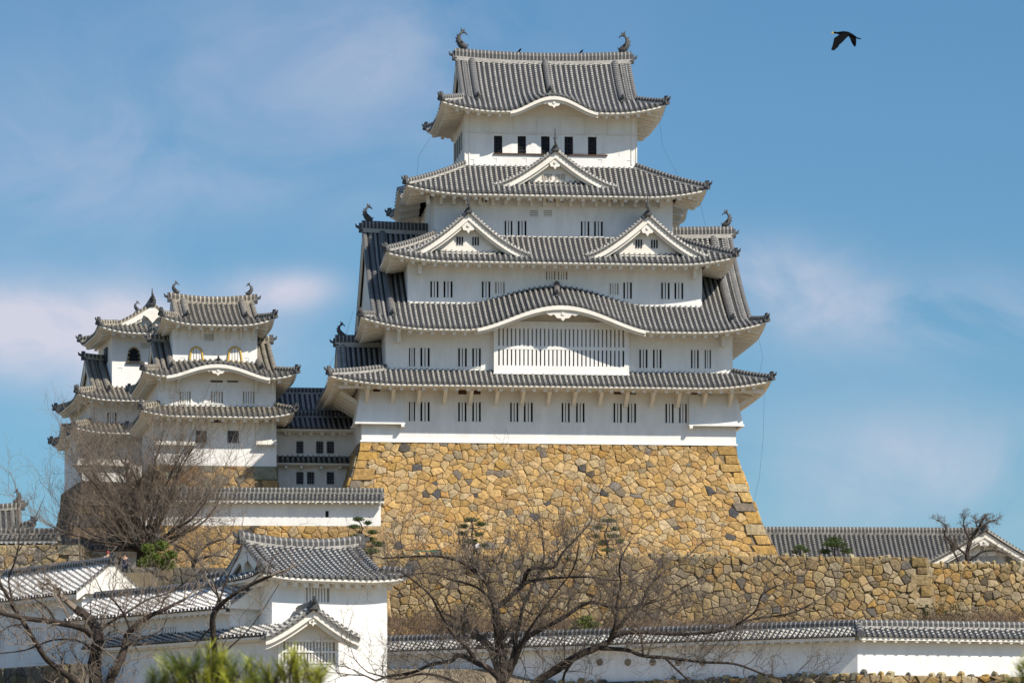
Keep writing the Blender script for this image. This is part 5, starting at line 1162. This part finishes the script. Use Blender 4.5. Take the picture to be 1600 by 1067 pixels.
niwaki('clipped pine at the end of the short white wall beside the golden rampart', 334, [(574, 885), (572, 860), (563, 845), (566, 825), (560, 812)], [(560, 812, 10, 3), (575, 818, 7, 3), (553, 824, 11, 3), (583, 832, 11, 3), (560, 838, 14, 3), (576, 843, 14, 4), (590, 850, 12, 4), (556, 858, 10, 3), (580, 862, 14, 5)], 890, 3, n=560)
niwaki('low dark green pine on the right terrace, the left of two', 352, [(1250, 874), (1251, 860)], [(1250, 856, 13, 4), (1242, 862, 8, 3), (1260, 860, 7, 3)], 874, 4)
niwaki('taller dark green pine on the right terrace before the long roof', 352, [(1305, 874), (1304, 852)], [(1303, 843, 16, 4), (1296, 851, 14, 4), (1312, 852, 14, 5), (1290, 861, 12, 4), (1322, 861, 12, 4)], 874, 6, n=560)
niwaki('yellowish green pine on the slope behind the long shaded boundary wall', 300, [(913, 1000), (913, 980)], [(917, 967, 13, 4), (905, 974, 14, 4), (926, 976, 14, 4), (898, 984, 13, 4), (920, 985, 18, 4)], 1003, 7, n=520, mat_='needle_deep')
niwaki('bushy yellow green pine under the dense leafless tree', 289, [(243, 905), (243, 870)], [(232, 858, 12, 8), (252, 853, 12, 8), (266, 868, 12, 7), (240, 872, 18, 9), (225, 880, 12, 8), (258, 882, 18, 9)], 905, 8, n=700, mat_='needle_deep', size=.2)
# foreground pines, close to the camera and out of focus
def near_pine(label, d, shoots, base_px, seed, th, Ls=.12, nn_=150):
    rg = random.Random(seed); f = Frame(base_px, d, 0, z0=0); use(f); root = f.root('pine_tree', label, 'pine tree', 'young pines close to the camera'); t = MB(); c = MB(); c2 = MB()
    top = at(*th, d); top = np.array((top[0]-f.ox, 0, top[2])); t.tube(smooth_path([(0, 0, -.1), (.05, 0, .8), (-.03, .03, 1.8), tuple(top)], 4), [.06-.05*i/12 for i in range(13)], 7)
    for k, (px, py, s_) in enumerate(shoots):
        q = at(px, py, d); e = np.array((q[0]-f.ox, rg.uniform(-.25, .25), q[2])); t.tube(smooth_path([tuple(top-np.array((0, 0, .25+.2*rg.random()))), tuple((top+e)/2+np.array((0, 0, -.10))), tuple(e)], 3), [.018-.0022*i for i in range(7)], 5)
        mm = c if k % 3 else c2; ax_ = rg.uniform(-.5, .5)
        for j in range(3):                    # each tip ends in a few bottle-brush shoots
            ax = np.array((rg.gauss(0, .5), rg.gauss(0, .4), 1)); ax /= np.linalg.norm(ax); e2 = e+np.array((rg.gauss(0, .035), rg.gauss(0, .03), rg.gauss(-.01, .03)))*s_; t.tube([tuple(e-ax*.05), tuple(e2+ax*.07)], [.004, .003], 4)
            for _ in range(int(nn_*s_/2.2)):
                b = e2+ax*rg.uniform(-.05, .07)*s_; rd = np.array([rg.gauss(0, 1) for _ in range(3)]); rd -= ax*np.dot(rd, ax); rd /= np.linalg.norm(rd); a = ax*rg.uniform(.5, 1.0)+rd*rg.uniform(.45, .85); a /= np.linalg.norm(a); w_ = np.cross(a, rd+.1); w_ /= np.linalg.norm(w_); L = Ls*.75*rg.uniform(.7, 1.1)*s_; mm.poly([b-w_*.0017, b+w_*.0017, b+a*L+w_*.0009, b+a*L-w_*.0009])
    t.build('trunk', 'bark', root); c.build('crown', 'needle_bright', root); c2.build('crown', 'needle_deep', root)
rg = random.Random(33)
near_pine('blurred young pine tuft at the bottom left, close to the camera', 27, [(x, y, 1.15) for x, y in ((x, y+28) for x, y in ((258, 1042), (270, 1028), (285, 1040), (298, 1026), (310, 1046), (322, 1024), (335, 1034), (348, 1018), (358, 1040), (370, 1026), (268, 1058), (292, 1060), (320, 1062), (345, 1058), (366, 1054), (242, 1050), (380, 1044), (334, 1015), (306, 1018), (355, 1066), (280, 1072)))], 320, 1, (318, 1105), nn_=120)
near_pine('blurred lower pine tuft beside it under the gate porch', 27, [(x, y, 1.1) for x, y in ((400, 1066), (415, 1054), (432, 1060), (446, 1050), (462, 1056), (478, 1048), (492, 1060), (470, 1068), (440, 1072), (410, 1076), (505, 1068), (456, 1044))], 450, 2, (452, 1115), nn_=120)
near_pine('blurred pine tip at the lower right corner', 27, [(x, y, 1.0) for x, y in ((1596, 1062), (1606, 1050), (1612, 1066), (1590, 1074))], 1612, 3, (1606, 1100))
# ---------------------------------------------------------------- brushwood at the foot of the walls (uncountable)
use(WORLD); rg = random.Random(9); mb = MB(); gb = MB()
for _ in range(2600):
    px = rg.uniform(590, 1640); d = rg.uniform(330, 340.5) if px < 1440 else rg.uniform(332, 345); z0_ = 20.9+(d-330)*.1
    h = rg.uniform(.8, 2.2)*(1.0 if px > 1440 or px < 760 else .75); p = np.array(((px-800)/FPX*d, d, z0_))
    twig(mb, p, np.array((rg.gauss(0, .4), rg.gauss(0, .4), 1)), h, .022, 2, rg, .2, 0)
    q = p+np.array((rg.gauss(0, .3), 0, h*.6))
    for k in range(3): twig(mb, q, np.array((rg.gauss(0, .8), rg.gauss(0, .6), .7)), h*.5, .016, 2, rg, .2, 0)
o = mb.build('brushwood', 'brush', None, z0=0); o.location = (0, 0, 0); tag(o, 'dry brown brushwood along the foot of the long rubble wall', 'brushwood', kind='stuff')
for cx, cw, n in ((1480, 45, 700), (640, 30, 300), (1445, 12, 200), (735, 14, 160)):
    for _ in range(n):
        px = rg.gauss(cx, cw*.6); d = rg.uniform(334, 338); p = np.array(((px-800)/FPX*d, d, 21.8+rg.random()*2.1)); a = np.array((rg.gauss(0, 1), rg.gauss(0, 1), rg.gauss(.4, .6))); a /= np.linalg.norm(a); s_ = np.cross(a, (0, .3, 1)); L = rg.uniform(.12, .26); gb.poly([p-s_*L*.3, p+a*L*.5+s_*L*.1, p+a*L, p+a*L*.4-s_*L*.5])
o = gb.build('evergreen_scrub', 'needle', None, z0=0); o.location = (0, 0, 0); tag(o, 'dark evergreen scrub among the dry brushwood below the rubble wall', 'shrubs', kind='stuff')
# ================================================================ birds and visitors
def skin_obj(name, verts, edges, radii, m, parent, sub=1):
    me = bpy.data.meshes.new(name); me.from_pydata(verts, edges, []); me.materials.append(MT[m]); o = bpy.data.objects.new(name, me); C.objects.link(o); o.parent = parent
    sk = o.modifiers.new('skin', 'SKIN'); me.skin_vertices[0].data[0].use_root = True
    for i, r in enumerate(radii): me.skin_vertices[0].data[i].radius = (r, r) if not isinstance(r, tuple) else r
    sk.use_smooth_shade = True; sb = o.modifiers.new('sub', 'SUBSURF'); sb.levels = sb.render_levels = sub; return o
bd = 260; bf = use(Frame(1322, bd, 0, z0=ZC+(HOR-60)*bd/FPX)); S_ = bd/FPX
br = bf.root('bird', 'dark long necked bird with a yellow beak flying left in the upper right sky', 'bird')
def bp(zx, zy, dy=0): px, py = 1280+zx/17.78, 35+zy/17.78; q = at(px, py, bd); return (q[0]-bf.ox, dy, q[2]-bf.z0)
B = [bp(700, 320), bp(560, 305), bp(470, 300), bp(400, 285), bp(800, 330), bp(920, 375), bp(1040, 430)]
body = skin_obj('body', B, [(0, 1), (1, 2), (2, 3), (0, 4), (4, 5), (5, 6)], [.15, .09, .055, .075, .14, .10, .04], 'bird', br, 2)
def sheet_wing(outl, th, dys, name, m):
    mb = MB(); P = [np.array(bp(x, y, dy)) for (x, y), dy in zip(outl, dys)]; n = len(P)
    for sgn in (-1, 1): ids = [mb.p(p+np.array((0, sgn*th/2, bf.z0))) for p in P]; mb.face(ids if sgn > 0 else ids[::-1])
    for i in range(n): j = (i+1) % n; q = [P[i]+np.array((0, -th/2, bf.z0)), P[j]+np.array((0, -th/2, bf.z0)), P[j]+np.array((0, th/2, bf.z0)), P[i]+np.array((0, th/2, bf.z0))]; mb.poly(q)
    mb.build(name, m, br)
w1_ = [(590, 330), (400, 490), (375, 600), (345, 720), (300, 845), (330, 870), (350, 850), (360, 885), (385, 850), (400, 870), (430, 820), (500, 760), (540, 680), (640, 590), (720, 490), (780, 430), (840, 380), (760, 290)]
sheet_wing(w1_, .03, [-.1, -.45, -.55, -.7, -.9, -.9, -.9, -.9, -.88, -.88, -.82, -.72, -.6, -.45, -.3, -.2, -.12, -.1], 'wing', 'bird')
w2_ = [(770, 280), (830, 265), (900, 290), (1010, 350), (1050, 400), (1060, 500), (1045, 600), (1000, 600), (930, 530), (880, 450), (850, 400)]
sheet_wing(w2_, .03, [.1, .15, .3, .5, .6, .75, .9, .85, .6, .35, .2], 'wing', 'bird')
sheet_wing([(1020, 415), (1165, 465), (1160, 480), (1040, 455)], .12, [0, 0, 0, 0], 'tail', 'bird')
sheet_wing([(425, 270), (425, 320), (380, 320), (325, 292), (375, 272)], .06, [0, 0, 0, 0, 0], 'beak', 'beak')
# crows on the top ridge
for px, py, lab in ((812, 84, 'small black crow perched on the top ridge, the left of two'), (908.5, 84.5, 'small black crow leaning on the top ridge, the right of two')):
    y_ = KY; zt_ = zr5+.80-.1; f = Frame(565, 350, 6, z0=zt_); use(f); x = f.X(px, y_); r = f.root('crow', lab, 'bird', 'crows on the top ridge'); q = (cos(f.th)*x-sin(f.th)*y_, sin(f.th)*x+cos(f.th)*y_); r.location = (f.ox+q[0], f.oy+q[1], zt_)
    skin_obj('body', [(0, 0, .16), (.06, 0, .26), (.11, 0, .33), (-.10, 0, .08), (-.24, 0, -.02)], [(0, 1), (1, 2), (0, 3), (3, 4)], [.085, .07, .055, .06, .02], 'bird', r, 1)
    m = MB(); m.tube([(.15, 0, .34+zt_), (.22, 0, .33+zt_)], [.02, .004], 5); m.tube([(0, .03, zt_-.02), (0, .03, .12+zt_)], .012, 4); m.tube([(0, -.03, zt_-.02), (0, -.03, .12+zt_)], .012, 4); m.build('beak_and_legs', 'iron', r)
# visitors
def person(label, px, d, zf, top, legs, hat=None, face=-1, seed=1):
    f = Frame(px, d, 0, z0=zf); use(f); r = f.root('person', label, 'person')
    V = [(0, 0, .95), (0, 0, 1.15), (0, 0, 1.38), (0, 0, 1.50), (0, face*.02, 1.62), (.20, 0, 1.36), (.27, face*.05, 1.10), (.24, face*.20, .92), (-.20, 0, 1.36), (-.27, face*.05, 1.10), (-.22, face*.22, .95), (.10, 0, .90), (.12, face*.06, .50), (.12, 0, .08), (.12, face*.14, .03), (-.10, 0, .90), (-.13, face*-.02, .50), (-.14, face*-.08, .08), (-.14, face*.06, .03)]
    E = [(0, 1), (1, 2), (2, 3), (3, 4), (2, 5), (5, 6), (6, 7), (2, 8), (8, 9), (9, 10), (0, 11), (11, 12), (12, 13), (13, 14), (0, 15), (15, 16), (16, 17), (17, 18)]
    Rr = [.14, .13, .14, .055, .10, .06, .05, .035, .06, .05, .035, .085, .06, .045, .035, .085, .06, .045, .035]
    skin_obj('body', V, E, Rr, 'skin', r)
    skin_obj('jacket', [V[0], V[1], V[2], V[5], V[6], (.245, face*.17, .97), V[8], V[9], (-.225, face*.19, .99)], [(0, 1), (1, 2), (2, 3), (3, 4), (4, 5), (2, 6), (6, 7), (7, 8)], [.165, .155, .165, .078, .068, .055, .078, .068, .055], top, r)
    skin_obj('trousers', [(0, 0, .93), V[11], V[12], (.12, 0, .10), V[15], V[16], (-.14, face*-.08, .10)], [(0, 1), (1, 2), (2, 3), (0, 4), (4, 5), (5, 6)], [.155, .105, .078, .06, .105, .078, .06], legs, r)
    m = MB(); m.tube([(0, -face*.02, zf+1.60), (0, -face*.02, zf+1.68), (0, -face*.01, zf+1.74)], [.112, .108, .05], 8); m.build('hat' if hat else 'hair', hat or 'hair', r, smooth=True)
    m = MB(); m.tube([(0, face*.10, zf+1.60), (0, face*.13, zf+1.585)], [.018, .012], 5)
    for s_ in (-1, 1): m.tube([(s_*.035, face*.095, zf+1.635), (s_*.035, face*.105, zf+1.635)], .012, 5)
    m.build('face', 'hair', r)
person('visitor in a white top and dark trousers on the terrace under the golden rampart', 743, 346.5, zA-.28, 'cloth_white', 'cloth_dark')
zE = E_.Zp(260, 886)-1.0
person('visitor in a red cap and pale jacket behind the white gable end', 168.5, 288, zE, 'cloth_white', 'cloth_dark', hat='cloth_red')
person('visitor in a dark jacket beside the low white wall at the left', 195, 289.5, zE, 'cloth_dark', 'cloth_dark')
f = use(Frame(649, 345.6, 4, z0=zA-.28)); gr = f.root('railing', 'low green railing on the terrace left of the visitor in white', 'railing'); m = MB(); m.box(0, 1.6, -.02, .02, zA+.42, zA+.5); m.build('rail', 'green_rail', gr)
for x in (0, .8, 1.6): m = MB(); m.box(x-.02, x+.02, -.02, .02, zA-.28, zA+.42); m.build('post', 'green_rail', gr)
